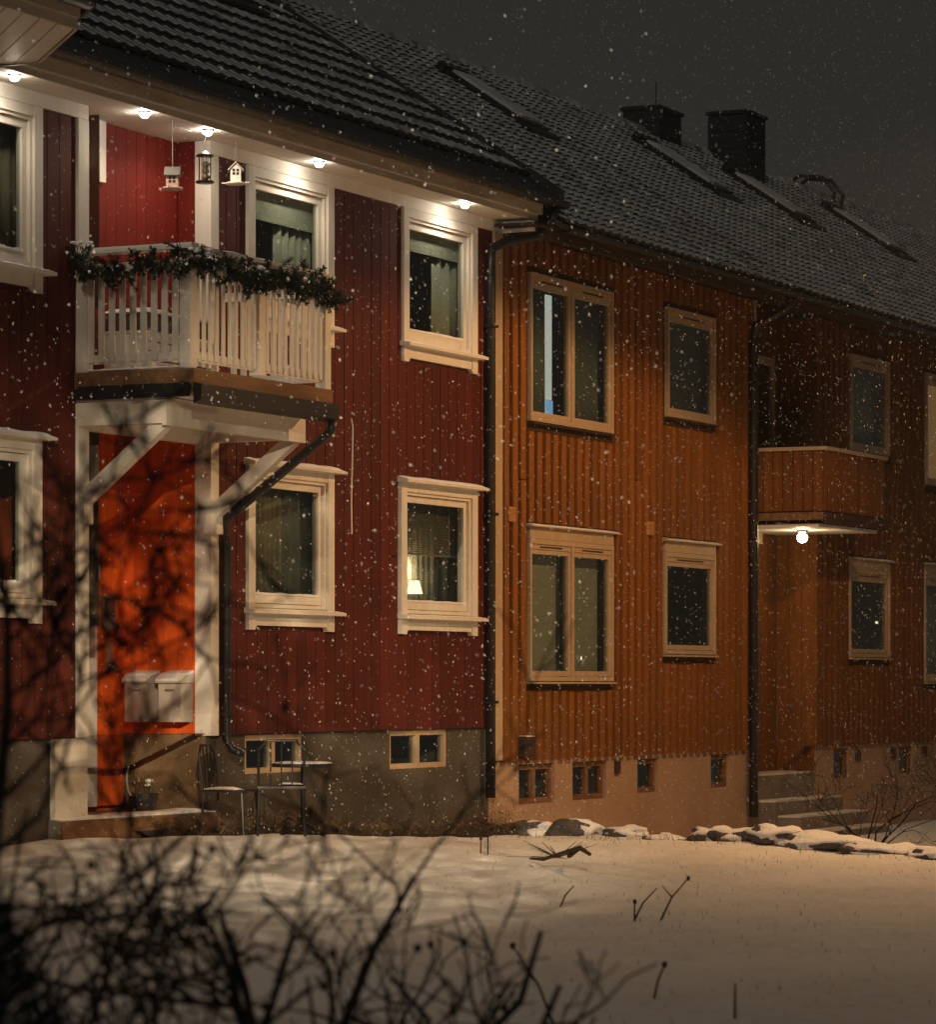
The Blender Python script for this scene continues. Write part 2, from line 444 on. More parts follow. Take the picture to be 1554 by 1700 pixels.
def red_window(house, x0, x1, zs, zt, cap, label=None):
    """white cased window; x0/x1 outer casing, zs sill underside, zt casing top"""
    wn = part('window', house)
    if label: wn['label'] = label
    c = .118; W = M['white']
    zb = zs-.15
    B('casing', W, wn, (x0, x0+c, -.055, .0, zb, zt))
    B('casing', W, wn, (x1-c, x1, -.055, .0, zb, zt))
    B('casing', W, wn, (x0+c, x1-c, -.050, .0, zt-.085, zt))
    B('apron', W, wn, (x0+c, x1-c, -.042, .0, zs-.11, zs))
    for (xa, s) in ((x0+c, 1), (x1-c, -1)):
        mb = MB(); mb.prism([(xa, zs-.11), (xa+s*.035, zs-.11), (xa, zb+.01)] if s > 0 else [(xa, zb+.01), (xa-.035, zs-.11), (xa, zs-.11)], 'y', -.05, -.005)
        mb.build('bracket', W, wn)
    mb = MB(); mb.prism([(-.135, zs-.004), (-.135, zs+.024), (-.0, zs+.05), (-.0, zs-.004)], 'x', x0-.035, x1+.085)
    mb.build('sill', W, wn)
    snow_strip(wn, x0+.03, x1+.06, -.12, -.06, zs+.028, .012)
    B('frame', W, wn, (x0+c, x0+c+.035, -.03, .10, zs+.05, zt-.085), (x1-c-.035, x1-c, -.03, .10, zs+.05, zt-.085),
      (x0+c+.035, x1-c-.035, -.03, .10, zt-.115, zt-.085), (x0+c+.035, x1-c-.035, -.03, .10, zs+.05, zs+.085))
    sash(wn, x0+c+.04, x1-c-.04, zs+.092, zt-.12, .045, W, .062)
    if cap:
        mb = MB(); mb.prism([(-.145, zt+.0), (-.145, zt+.022), (0, zt+.062), (0, zt+.0)], 'x', x0-.04, x1+.09)
        mb.build('drip_cap', W, wn)
        snow_strip(wn, x0-.035, x1+.06, -.14, -.003, zt+.024, .022, slope=.036)
    room(house, x0+c, x1-c, zs, zt)
    return wn

def trim_window(house, x0, x1, z0, z1, n, ledge, m, label=None):
    """cream framed window of the ochre houses, n sashes"""
    wn = part('window', house)
    if label: wn['label'] = label
    f = .038
    zt = z1 - (.14 if ledge else .0)
    B('frame', m, wn, (x0, x0+f, -.05, .06, z0, zt), (x1-f, x1, -.05, .06, z0, zt),
      (x0+f, x1-f, -.05, .06, zt-.05, zt), (x0+f, x1-f, -.05, .06, z0, z0+.045))
    xm = (x0+x1)/2; cols = [(x0+f, x1-f)] if n == 1 else [(x0+f, xm-.03), (xm+.03, x1-f)]
    if n == 2: B('mullion', m, wn, (xm-.03, xm+.03, -.048, .06, z0+.045, zt-.05))
    for (a, b) in cols:
        B('head_rail', m, wn, (a+.003, b-.003, -.035, .02, zt-.105, zt-.053))
        B('vent_slot', M['wood_dark'], wn, ((a+b)/2-(b-a)*.27, (a+b)/2+(b-a)*.27, -.040, -.030, zt-.088, zt-.072))
        sash(wn, a+.004, b-.004, z0+.05, zt-.108, .02, m, .046, snow=False)
    mb = MB(); mb.prism([(-.085, z0-.03), (-.085, z0-.015), (-.0, z0-.002), (-.0, z0-.03)], 'x', x0-.01, x1+.01)
    mb.build('sill', M['wood_dark'] if not ledge else m, wn)
    if ledge:
        B('head_board', m, wn, (x0, x1, -.045, .0, zt+.003, z1-.02))
        mb = MB(); mb.prism([(-.10, z1-.016), (-.10, z1-.004), (0, z1+.02), (0, z1-.016)], 'x', x0-.06, x1+.08)
        mb.build('drip_cap', m, wn)
        snow_strip(wn, x0-.05, x1+.07, -.095, -.003, z1-.003, .014, slope=.02)
    room(house, x0, x1, z0, z1)
    return wn

def basement_window(house, x0, x1, z0, z1, m, n, y=0.0, f=.05):
    wn = part('basement_window', house)
    B('frame', m, wn, (x0, x0+f, y+.03, y+.09, z0, z1), (x1-f, x1, y+.03, y+.09, z0, z1),
      (x0+f, x1-f, y+.03, y+.09, z1-f, z1), (x0+f, x1-f, y+.03, y+.09, z0, z0+f))
    if n == 2:
        xm = (x0+x1)/2; B('mullion', m, wn, (xm-f*.7, xm+f*.7, y+.027, y+.088, z0+f, z1-f))
    B('pane', M['glass'], wn, (x0+f-.005, x1-f+.005, y+.065, y+.07, z0+f-.005, z1-f+.005))
    room(house, x0, x1, z0, z1, y+.10, .5)
    return wn

def curtain(name, label, x0, x1, z0, z1, y, m, waves=6, amp=.025, group=None):
    mb = MB(); n = max(8, waves*6)
    for i in range(n+1):
        t = i/n; x = x0+(x1-x0)*t
        yy = y+amp*math.sin(t*waves*2*math.pi)+amp*.4*math.sin(t*waves*5.1+1)
        mb.v += [(x, yy, z0), (x, yy*.7+y*.3, z1), (x, yy+.012, z0), (x, yy*.7+y*.3+.012, z1)]
    for i in range(n):
        a = i*4; b = a+4
        mb.f += [(a, b, b+1, a+1), (a+3, b+3, b+2, a+2), (a+1, b+1, b+3, a+3), (a+2, b+2, b, a)]; mb.m += [0]*4
    return tag(mb.build(name, m, smooth=True), label, 'curtain', group)

# ------------------------------------------------------------------ roof helpers
PITCH = math.atan(.671)
def tile_mesh(name, wd, ln, waves, amp, cover, full=True):
    """one tile, lower end at y=0, rising along +y in its own plane; top mostly snow, lip and gaps dark"""
    mb = MB(); n = 4*waves
    L2 = ln*1.12; zt, zl = .030, .004; md = .62
    for i in range(n+1):
        t = i/n; x = (t-.5)*wd
        h = amp*math.sin(t*waves*2*math.pi)
        mb.v += [(x, 0, zt+h), (x, L2*md, zt+(zl-zt)*md+h), (x, L2, zl+h), (x, .0, zl+h-.016)]
    for i in range(n):
        a = 4*i; b = a+4
        t = (i+.5)/n
        sn = math.sin(t*waves*2*math.pi+.4) > cover
        mb.f.append((a, b, b+1, a+1)); mb.m.append(1 if sn else 0)
        mb.f.append((a+1, b+1, b+2, a+2)); mb.m.append(1 if sn and full else 0)
        mb.f.append((a+3, b+3, b, a)); mb.m.append(0)
    return mb.mesh(name, [M['tile_dark'], M['tile_snow']])

def make_roof(house, x0, x1, y_e, z_e, y_r, wd, ln, waves, amp, cover, bare, skip=lambda x, s: False, nobj=300, far_x=None):
    """roof slab plus courses of tiles; the ~300 nearest tiles are parts, the rest joined"""
    z_r = z_e + math.tan(PITCH)*(y_r-y_e)
    slope = (y_r-y_e)/math.cos(PITCH)
    mb = MB()
    d = .03
    mb.prism([(y_e, z_e-d), (y_r, z_r-d), (2*y_r-y_e, z_e-d), (2*y_r-y_e, z_e-d-.16), (y_r, z_r-d-.16), (y_e+.02, z_e-d-.05)], 'x', x0, x1)
    roof = mb.build('roof', M['tile_dark'], house)
    me = tile_mesh('roof_tile', wd, ln, waves, amp, cover, ln < .3)
    mbare = tile_mesh('roof_tile', wd, ln, waves, amp, 9)
    rest = MB(); cnt = 0
    rows = int(slope/ln); cols = int((x1-x0)/wd)
    cand = []
    for r in range(rows):
        for c in range(cols):
            s = r*ln; x = x0+(c+.5)*wd
            if skip(x, s): continue
            cand.append((math.hypot(x, y_e+15.2+s*.83)+.0*s, r, c, x, s))
    cand.sort()
    cp, sp_ = math.cos(PITCH), math.sin(PITCH)
    for k, (dd, r, c, x, s) in enumerate(cand):
        src = mbare if s < bare else me
        j = rng.uniform(-.006, .006); jx = rng.uniform(-.004, .004)
        if k < nobj:
            link('roof_tile', src, roof, (x+jx, y_e+(s+j)*cp, z_e+(s+j)*sp_), (PITCH+rng.uniform(-.006, .006), 0, rng.uniform(-.008, .008)))
        else:
            n0 = len(rest.v)
            for v in src.vertices:
                yy = v.co.y+s+j
                rest.v.append((x+jx+v.co.x, y_e+yy*cp-v.co.z*sp_, z_e+yy*sp_+v.co.z*cp))
            for p in src.polygons:
                rest.f.append(tuple(n0+i for i in p.vertices)); rest.m.append(p.material_index)
    if rest.v:
        tag(rest.build('roof_tiles', [M['tile_dark'], M['tile_snow']], roof), kind='stuff')
    # ridge caps
    rc = MB(); x = x0
    while x < x1-.05:
        pts = [(y_r-.13, z_r-.055), (y_r-.07, z_r+.03), (y_r, z_r+.055), (y_r+.07, z_r+.03), (y_r+.13, z_r-.055)]
        q = MB(); q.mi = 0; q.prism(pts, 'x', x, min(x+.38, x1)+.02)
        q.build('ridge_cap', M['tile_snow'], roof); x += .38
    return roof, z_r

def on_roof(y_e, z_e, s, h=0):
    return (y_e+s*math.cos(PITCH)-h*math.sin(PITCH), z_e+s*math.sin(PITCH)+h*math.cos(PITCH))

def roof_window(house, x0, x1, s0, s1, y_e, z_e, label=None):
    rw = part('roof_window', house)
    if label: rw['label'] = label
    def slab(name, m, xa, xb, sa, sb, ha, hb):
        p = [on_roof(y_e, z_e, sa, ha), on_roof(y_e, z_e, sb, ha), on_roof(y_e, z_e, sb, hb), on_roof(y_e, z_e, sa, hb)]
        mb = MB(); mb.prism(p, 'x', xa, xb); return mb.build(name, m, rw)
    slab('frame', M['black'], x0, x1, s0, s1, .0, .10)
    slab('snow_cover', M['thin_snow'], x0+.03, x1-.03, s0+.10, s1-.08, .101, .135)
    slab('flashing', M['black'], x0-.07, x1+.07, s0-.16, s0-.002, .03, .075)
    slab('hood', M['black'], x0-.03, x1+.03, s1+.002, s1+.12, .02, .13)

# ================================================================== RED HOUSE
red = thing('red_house', 'red board clad house with white trim, lit eaves and a white balcony', 'house')
HB = lambda x0, x1, zs, zt, cap: (x0-.005, x1+.005, zs-.16, zt+(.03 if cap else 0))
RW = [(22.45, 23.65, 4.76, 6.09, 0), (27.0, 28.62, 4.76, 6.09, 0), (30.05, 31.70, 4.76, 6.09, 0),
      (22.45, 23.64, 2.13, 3.44, 1), (27.0, 28.62, 2.13, 3.44, 1), (30.0, 31.70, 2.13, 3.44, 1)]
NX0, NX1 = 24.35, 26.36           # entrance recess
openings = [(x0+.12, x1-.12, zs+.02, zt-.07) for (x0, x1, zs, zt, c) in RW]
cut = [HB(*q) for q in RW] + [(NX0-.17, NX1+.14, 1.0, 6.3)]
mb = MB()
wall_panel(mb, 21.0, 32.12, 1.07, 6.24, .0, openings+[(NX0, NX1, 1.07, 6.24)], .13)
mb.build('wall', M['red'], red)
boards(red, 'siding_board', M['red'], 22.0, 24.19, 1.06, 6.095, .185, .172, -.024, -.0005, cut, .006, off=.10)
boards(red, 'siding_board', M['red'], 26.47, 31.84, 1.06, 6.095, .185, .172, -.024, -.0005, cut, .006)
B('siding_board', M['red'], red, (31.845, 32.10, -.022, -.0005, 1.06, 6.09))
# foundation with basement windows
mb = MB()
BWIN = [(27.05, 28.13, .70, 1.045), (29.88, 31.14, .68, 1.05)]
wall_panel(mb, 21.0, NX0, -.6, 1.07, .015, [], .1); mb.build('foundation', M['plaster_dark'], red); mb = MB()
wall_panel(mb, NX1, 32.08, -.6, 1.07, .015, BWIN, .12)
mb.build('foundation', M['plaster_dark'], red)
mb = MB(); mb.box(NX1+.001, NX1+.02, .016, .92, -.2, 1.069); mb.build('foundation', mat('brown_plaster', (.20, .135, .07), .9, .2, 2, (1, 1, 1), .5, 30, dirt=(.09, .06, .035), dirt_scale=1.5), red)
for q in BWIN: basement_window(red, *q, M['cream'], 2)
B('plaster_pier', M['plaster_white'], red, (23.86, NX0, -.035, .0145, -.2, 1.055))

# entrance recess: upper back wall, ceiling, lower back wall and return
W = M['white']
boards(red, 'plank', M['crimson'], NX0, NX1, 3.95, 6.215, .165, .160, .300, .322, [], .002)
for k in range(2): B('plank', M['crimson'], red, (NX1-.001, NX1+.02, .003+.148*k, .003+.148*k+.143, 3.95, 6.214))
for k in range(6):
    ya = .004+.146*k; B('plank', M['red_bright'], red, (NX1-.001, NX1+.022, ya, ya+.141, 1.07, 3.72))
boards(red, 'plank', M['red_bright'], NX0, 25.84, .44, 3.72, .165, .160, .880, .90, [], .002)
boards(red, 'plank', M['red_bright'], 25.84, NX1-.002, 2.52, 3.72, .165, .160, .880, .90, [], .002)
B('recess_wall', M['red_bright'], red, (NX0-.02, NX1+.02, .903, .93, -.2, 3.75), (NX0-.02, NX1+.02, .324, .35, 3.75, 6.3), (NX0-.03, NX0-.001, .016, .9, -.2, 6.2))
B('recess_ceiling', M['white'], red, (NX0, NX1, -.0, .9, 3.721, 3.76))
# the strip of a window casing on the upper recess wall
wn = part('window', red)
B('casing', W, wn, (25.0, 25.1, .25, .298, 5.70, 6.213))
B('apron', W, wn, (24.6, 24.998, .255, .298, 5.80, 5.93)); B('sill', W, wn, (24.6, 24.998, .235, .298, 5.934, 5.955))
B('pane', M['glass'], wn, (24.6, 24.90, .275, .285, 5.958, 6.21)); B('sash', W, wn, (24.902, 24.997, .265, .298, 5.958, 6.212))
# corner posts of the recess
B('corner_board', W, red, (24.19, NX0-.002, -.05, .02, 1.06, 6.09)); B('corner_board', W, red, (NX1-.022, NX1+.115, -.05, -.026, 1.05, 6.09))
B('corner_board', W, red, (NX1-.022, NX1-.0015, .0005, .11, 1.05, 6.212)); B('corner_board', W, red, (NX1-.022, NX1-.0015, -.0255, .0, 1.05, 6.09))
# door on the lower back wall
dr = part('door', red); dr['label'] = 'red plank entrance door with a small plate and a steel handle'
B('casing', W, dr, (25.68, 25.845, .80, .878, .44, 2.40)); B('casing_block', W, dr, (25.665, 25.87, .785, .878, 2.405, 2.535))
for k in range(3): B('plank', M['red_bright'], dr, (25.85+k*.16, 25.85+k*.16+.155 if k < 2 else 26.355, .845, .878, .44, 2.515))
B('vision_window', M['steel'], dr, (25.985, 26.20, .825, .843, 1.97, 2.27)); B('pane', M['glass'], dr, (26.01, 26.175, .815, .8245, 2.08, 2.25))
B('backing', mat('blue_grey_card', (.05, .07, .09), .5, .2, 10), dr, (26.01, 26.175, .8246, .8249, 2.08, 2.25))
B('lock_plate', M['steel'], dr, (26.07, 26.15, .832, .844, 1.62, 1.86))
mb = MB(); mb.tube([(26.11, .84, 1.70), (26.11, .78, 1.70), (25.99, .775, 1.70)], .011, 8); mb.build('handle', M['steel'], dr)
mb = MB(); mb.tube([(26.17, .83, 1.64), (26.17, .80, 1.64)], .03, 10); mb.build('lock_cylinder', M['steel'], dr)
# landing
B('landing', M['concrete'], red, (23.84, NX1-.001, -.10, .90, -.2, .395)); snow_strip(red, 23.84, NX1-.02, -.095, .25, .396, .035)
B('landing_edge', M['wood_raw'], red, (23.83, NX1, -.128, -.102, .0, .385))
# frieze, soffit, fascia, gutter
B('frieze', W, red, (21.0, NX0-.002, -.046, -.0005, 6.095, 6.212)); B('frieze', W, red, (NX1-.022, 32.30, -.046, -.0005, 6.095, 6.212))
for k, (ya, yb) in enumerate([(-.40, -.27), (-.266, -.136), (-.132, .0)]):
    B('soffit_board', W, red, (21.0, 32.3, ya, yb, 6.215, 6.235))
B('soffit_board', W, red, (NX0, NX1, .002, .35, 6.216, 6.236))
B('eave_return', W, red, (32.302, 32.33, -.40, .0, 6.10, 6.34))
B('fascia_board', M['greyfascia'], red, (21.0, 32.34, -.424, -.402, 6.205, 6.285)); B('fascia_board', M['greyfascia'], red, (21.0, 32.40, -.452, -.425, 6.272, 6.375))
B('fascia_trim', W, red, (21.0, 32.34, -.432, -.4255, 6.262, 6.271))
def gutter(house, x0, x1, y, z, r=.065, m=None):
    mb = MB(); n = 10; th = .006
    pts = [(y+r*math.cos(math.pi+math.pi*i/n), z+r*math.sin(math.pi+math.pi*i/n)) for i in range(n+1)]
    pts += [(y+(r-th)*math.cos(math.pi+math.pi*i/n), z+(r-th)*math.sin(math.pi+math.pi*i/n)) for i in range(n, -1, -1)]
    mb.prism(pts, 'x', x0, x1); return mb.build('gutter', m or M['black'], house)
gutter(red, 22.7, 32.75, -.545, 6.43, .072)
xg = 22.9
while xg < 32.6:
    B('gutter_bracket', M['black'], red, (xg, xg+.025, -.625, -.454, 6.425, 6.437)); xg += .9
for k in range(11):
    B('drip_edge', M['copper'], red, (22.5+k*.9, 22.5+k*.9+.893, -.478, -.453, 6.376, 6.392))
# roof
red_roof, RZ = make_roof(red, 22.2, 32.42, -.62, 6.47, 4.0, .20, .40, 1, .013, -.35, .0, skip=lambda x, s: s < .3)
mb = MB(); mb.prism([(-.66, 6.35), (-.66, 6.52), (4.0, RZ+.06), (4.0, RZ-.09)], 'x', 32.425, 32.47); mb.build('verge_board', M['tile_dark'], red)
roof_window(red, 30.05, 30.95, 3.3, 4.55, -.62, 6.47, 'snow covered roof window on the red house')
# downpipe at the right end of the red house
mb = MB(); mb.tube([(32.52, -.545, 6.37), (32.5, -.53, 6.25), (32.42, -.40, 6.06), (32.12, -.16, 5.98), (31.95, -.085, 5.90), (31.945, -.08, 5.7), (31.945, -.08, .35)], .052, 10); mb.build('downpipe', M['black'], red, smooth=True)
for z in (1.3, 3.2, 5.1): B('pipe_clip', M['black'], red, (31.88, 32.01, -.14, .0, z, z+.03))
# cable on the wall
mb = MB(); mb.tube([(29.0, -.03, 3.98), (29.03, -.03, 3.9), (29.02, -.03, 3.6), (29.0, -.03, 3.2), (29.01, -.03, 2.9)], .008, 5); mb.build('cable', W, red)
for q, lb in zip(RW, ['white cased upper window beside the dark bay', 'white cased window behind the balcony', 'white cased upper window with roller blind', 'lower window in the shade of the bay', 'lower window left of the lit one', 'lower window with venetian blind and lit lamp']):
    red_window(red, *q, lb)

# ---- balcony (part of the red house)
bal = part('balcony', red)
BX0, BX1, BY = 24.15, 26.54, -1.12
DZ = 4.02
x = BX0
while x < BX1-.12:
    B('deck_board', W, bal, (x, min(x+.135, BX1-.092), BY, -.052, DZ-.03, DZ)); x += .141
snow_strip(bal, BX0, BX1-.1, BY+.03, -.06, DZ+.001, .035, 40)
B('rim_board', M['wood_raw'], bal, (BX0-.03, BX0-.002, BY-.02, -.052, 3.88, DZ-.004)); B('rim_board', M['wood_raw'], bal, (BX0-.03, BX1-.06, BY-.05, BY-.022, 3.88, DZ-.004)); B('rim_board', M['wood_raw'], bal, (BX1-.09, BX1-.062, BY-.02, -.052, 3.88, DZ-.004))
B('drip_tray', M['black'], bal, (BX0-.055, BX0-.031, BY-.02, -.052, 3.815, 3.90)); B('drip_tray', M['black'], bal, (BX0-.055, BX0-.01, BY+.0, -.052, 3.79, 3.812))
mb = MB(); mb.prism([(BY-.055, 3.90), (BY-.135, 3.885), (BY-.125, 3.76), (BY-.055, 3.73)], 'x', BX0-.05, BX1-.10); mb.build('gutter', M['black'], bal)
B('soffit', M['white'], bal, (BX0, BX1-.095, BY, -.052, 3.80, 3.83))
B('floor_joist', W, bal, (BX0+.02, BX0+.12, -.855, -.052, 3.59, 3.798)); B('floor_joist', W, bal, (BX1-.22, BX1-.12, -.775, -.052, 3.59, 3.798))
B('beam', W, bal, (BX0+.0, BX1-.05, -.90, -.857, 3.57, 3.79))
B('wall_plate', W, bal, (NX0, NX1, .05, .13, 3.58, 3.72))
def brace(x0, x1):
    mb = MB(); mb.prism([(-.05, 2.92), (-.05, 3.07), (-.76, 3.63), (-.853, 3.63), (-.853, 3.56)], 'x', x0, x1); mb.build('brace', W, bal)
    mb = MB(); mb.box(x0-.02, x1+.02, -.095, -.052, 2.80, 3.08); mb.build('brace_foot', W, bal)
brace(24.22, 24.32); brace(26.375, 26.465)
RT = 5.0
def post(x, y, z0=DZ): B('post', W, bal, (x-.05, x+.05, y-.05, y+.05, z0, RT-.03))
post(BX0+.05, BY+.05); post(BX0+.05, -.10); post(BX1-.05, BY+.05); post(25.33, BY+.05, 4.05)
def rail(x0, x1, y0, y1, z0, z1): B('rail', W, bal, (x0, x1, y0, y1, z0, z1))
rail(BX0-.03, BX0+.12, BY-.03, -.052, RT-.028, RT+.0); rail(BX0+.122, BX1+.03, BY-.03, BY+.12, RT-.028, RT+.0); rail(BX1-.12, BX1+.03, BY+.122, -.052, RT-.028, RT+.0)
for zz in (4.085, 4.82):
    rail(BX0+.035, BX0+.065, BY+.101, -.152, zz, zz+.075); rail(BX0+.101, 25.279, BY+.035, BY+.065, zz, zz+.075); rail(25.381, BX1-.101, BY+.035, BY+.065, zz, zz+.075); rail(BX1-.065, BX1-.035, BY+.101, -.1, zz, zz+.075)
bal_v = MB(); bal_v.box(-.0225, .0225, -.007, .007, 4.10, 4.89); mev = bal_v.mesh('baluster', W)
bal_h = MB(); bal_h.box(-.007, .007, -.0275, .0275, 4.10, 4.89); meh = bal_h.mesh('baluster', W)
y = BY+.155
while y < -.17: link('baluster', meh, bal, (BX0+.027, y, 0)); link('baluster', meh, bal, (BX1-.027, y, 0)); y += .0985
x = BX0+.155
while x < BX1-.13:
    if abs(x-25.33) > .075: link('baluster', mev, bal, (x, BY+.027, 0))
    x += .105
snow_strip(bal, BX0+.10, BX1+.02, BY-.02, BY+.11, RT+.001, .022, 40)
mb = MB(); mb.box(BX0-.02, BX0+.10, BY-.02, -.06, RT+.001, RT+.02); mb.build('snow', M['snow'], bal)
# balcony downpipe following the right brace
mb = MB(); mb.tube([(BX1-.14, BY-.09, 3.74), (BX1-.13, BY-.07, 3.66), (BX1-.11, BY+.05, 3.58), (BX1-.035, -.10, 2.93), (BX1-.03, -.085, 2.82), (BX1+.02, -.08, 2.7), (BX1+.02, -.08, 1.02), (BX1+.03, -.13, .93), (BX1+.09, -.22, .9)], .042, 10); mb.build('downpipe', M['black'], bal, smooth=True)
B('pipe_clip', M['black'], bal, (BX1-.03, BX1+.07, -.13, -.026, 1.22, 1.25))

# ---- projecting bay at the left edge of the red house
bay = part('bay', red)
so = [(15.5, -1.74), (21.44, -1.74), (22.47, -.76), (22.47, -.425), (15.5, -.425)]
wl = [(15.5, -1.36), (20.65, -1.36), (21.35, -.69), (21.35, -.0), (15.5, .0)]
mb = MB(); mb.prism(wl, 'z', -.3, 6.10); mb.build('wall', M['red'], bay)
mb = MB(); mb.prism([(15.5, -1.385), (20.66, -1.385), (21.378, -.70), (21.378, -.0), (15.5, .0)], 'z', 6.101, 6.214); mb.build('frieze', W, bay)
mb = MB(); mb.prism(so, 'z', 6.26, 6.36); mb.build('soffit_back', M['wood_dark'], bay)
d45 = Vector((1.03, .98)).normalized(); n45 = Vector((d45.y, -d45.x))
for k in range(10):      # soffit planks running parallel to the chamfer
    def pc(off):
        a = Vector((21.44, -1.74)) - n45*off
        p0 = Vector((a.x - .0, a.y)); t0 = (-1.74-a.y)/d45.y; t1 = (-.425-a.y)/d45.y
        q0 = a+d45*t0; q1 = a+d45*t1
        if q1.x > 22.47: q1 = Vector((22.47, a.y+d45.y*(22.47-a.x)/d45.x))
        return q0, q1
    a0, a1 = pc(k*.155+.004); b0, b1 = pc(k*.155+.150)
    mb = MB(); mb.prism([tuple(b0), tuple(a0), tuple(a1), tuple(b1)], 'z', 6.216, 6.258); mb.build('soffit_board', W, bay)
def edge_board(p, q, o, z0, z1, name, m, t=.03):
    p, q = Vector(p), Vector(q); n_ = Vector((q.y-p.y, p.x-q.x)).normalized()
    mb = MB(); mb.prism([tuple(p+n_*o), tuple(q+n_*o), tuple(q+n_*(o+t)), tuple(p+n_*(o+t))], 'z', z0, z1); return mb.build(name, m, bay)
for (p, q) in ((so[0], so[1]), (so[1], so[2]), (so[2], so[3])):
    edge_board(p, q, .001, 6.207, 6.30, 'fascia_board', M['greyfascia'], .022)
    edge_board(p, q, .024, 6.285, 6.37, 'fascia_board', M['wood_dark'] if p is so[1] else M['greyfascia'], .022)
gy0 = -1.74
mb = MB(); mb.tube([(15.5, gy0-.10, 6.40), (21.46, gy0-.10, 6.40)], .06, 10); mb.build('gutter', M['black'], bay, smooth=True)
mb = MB(); mb.tube([(21.52, gy0-.07, 6.405), (22.56, -.78, 6.405)], .055, 10); mb.build('gutter', M['black'], bay, smooth=True)
for k in range(6): snow_strip(bay, 18.9+k*.42, 18.9+k*.42+.38, gy0-.15, gy0-.06, 6.452, .012, 8)
mb = MB(); mb.v += [(15.5, -1.80, 6.47), (21.5, -1.80, 6.47), (22.52, -.8, 6.47), (22.2, .8, 7.4), (20.6, .9, 7.45), (15.5, .9, 7.45)]; mb.f += [(0, 1, 4, 5), (1, 2, 3, 4)]; mb.m += [0, 0]
mb.build('roof', M['tile_dark'], bay)

# ================================================================== OCHRE HOUSES
OB, OT = .715, 6.12
PAT = [(33.0, 35.17, 4.235, 5.78, 2, 0), (36.73, 38.20, 4.535, 5.78, 1, 0), (32.98, 35.17, 1.53, 3.15, 2, 1), (36.66, 38.20, 1.84, 3.135, 1, 1)]
CELL = [(32.82, 33.72, .25, .665), (34.19, 35.09, .25, .665), (35.97, 36.56, .28, .66), (38.18, 38.77, .28, .67)]
def ochre_shell(h, xa, xb, wins, cells, niche=None):
    holes = [(a+.02, b-.02, c+.02, d-(.16 if e else .02)) for (a, b, c, d, n, e) in wins]
    cutb = [(a-.07, b+.07, c-.11, d+(.035 if e else .07)) for (a, b, c, d, n, e) in wins]
    nh = []
    if niche: nh = [(niche[0], niche[1], OB, OT+.2)]
    mb = MB(); wall_panel(mb, xa, xb, OB, OT+.2, .0, holes+nh, .12); mb.build('wall', M['ochre_dark'], h)
    cb = cutb + [(n[0]-.03, n[1]+.16, n[2]-.1, n[3]) for n in nh]
    boards(h, 'siding_board', M['ochre_dimmed'] if niche else M['ochre'], xa+(.27 if xa < 33 else .04), xb-.02, OB-.01, OT, .205, .118, -.046, -.0005, cb, .008)
    mb = MB(); fh = [(a, b, c, d) for (a, b, c, d) in cells]
    if niche:
        wall_panel(mb, xa, niche[0], -.9, OB, .012, [q for q in fh if q[1] < niche[0]], .12); mb.build('foundation', M['plaster_pale'], h); mb = MB()
        wall_panel(mb, niche[1], xb, -.9, OB, .012, [q for q in fh if q[0] > niche[1]], .12)
    else: wall_panel(mb, xa, xb, -.9, OB, .012, fh, .12)
    mb.build('foundation', M['plaster_pale'], h)
    for q in cells: basement_window(h, *q, M['wood_raw'], 2 if q[1]-q[0] > .7 else 1, .02, .06)
    for (a, b, c, d, n, e) in wins: trim_window(h, a, b, c, d, n, e, M['cream'])
    B('soffit', M['wood_dark'], h, (xa+.02, xb, -.50, .0, OT+.02, OT+.045))
    B('fascia_board', M['wood_dark'], h, (xa+.35 if xa < 33 else xa, xb, -.535, -.505, 6.02, 6.17))
    gutter(h, xa+.55 if xa < 33 else xa, xb, -.62, 6.165, .06)
och = thing('ochre_house', 'ochre board clad middle house on a pale plaster base', 'house')
ochre_shell(och, 32.08, 39.42, PAT, CELL)
B('corner_board', M['cream'], och, (32.10, 32.28, -.058, -.0005, .72, 6.094))
def vent(h, x0, x1, z0, z1):
    mb = MB(); mb.box(x0, x1, -.068, -.047, z0, z1)
    for k in range(6): mb.box(x0+.015, x1-.015, -.078, -.0685, z0+.012+k*(z1-z0-.02)/6, z0+.012+k*(z1-z0-.02)/6+.010)
    mb.build('wall_vent', M['ochre_vent'], h)
vent(och, 32.42, 32.57, 3.165, 3.315); vent(och, 36.09, 36.26, 3.165, 3.315)
B('meter_box', M['wood_dark'], och, (32.67, 32.89, -.15, -.047, .75, .955))
snow_strip(och, 32.67, 32.89, -.14, -.04, .956, .02, 6)
B('drain_cap', M['wood_dark'], och, (35.31, 35.43, -.02, .011, .51, .65))
mb = MB(); mb.tube([(39.30, -.62, 6.13), (39.31, -.5, 5.98), (39.31, -.12, 5.8), (39.31, -.09, 5.6), (39.31, -.09, -.1)], .055, 10); mb.build('downpipe', M['black'], och, smooth=True)
for z in (1.3, 3.2, 5.1): B('pipe_clip', M['black'], och, (39.24, 39.38, -.15, .0, z, z+.03))

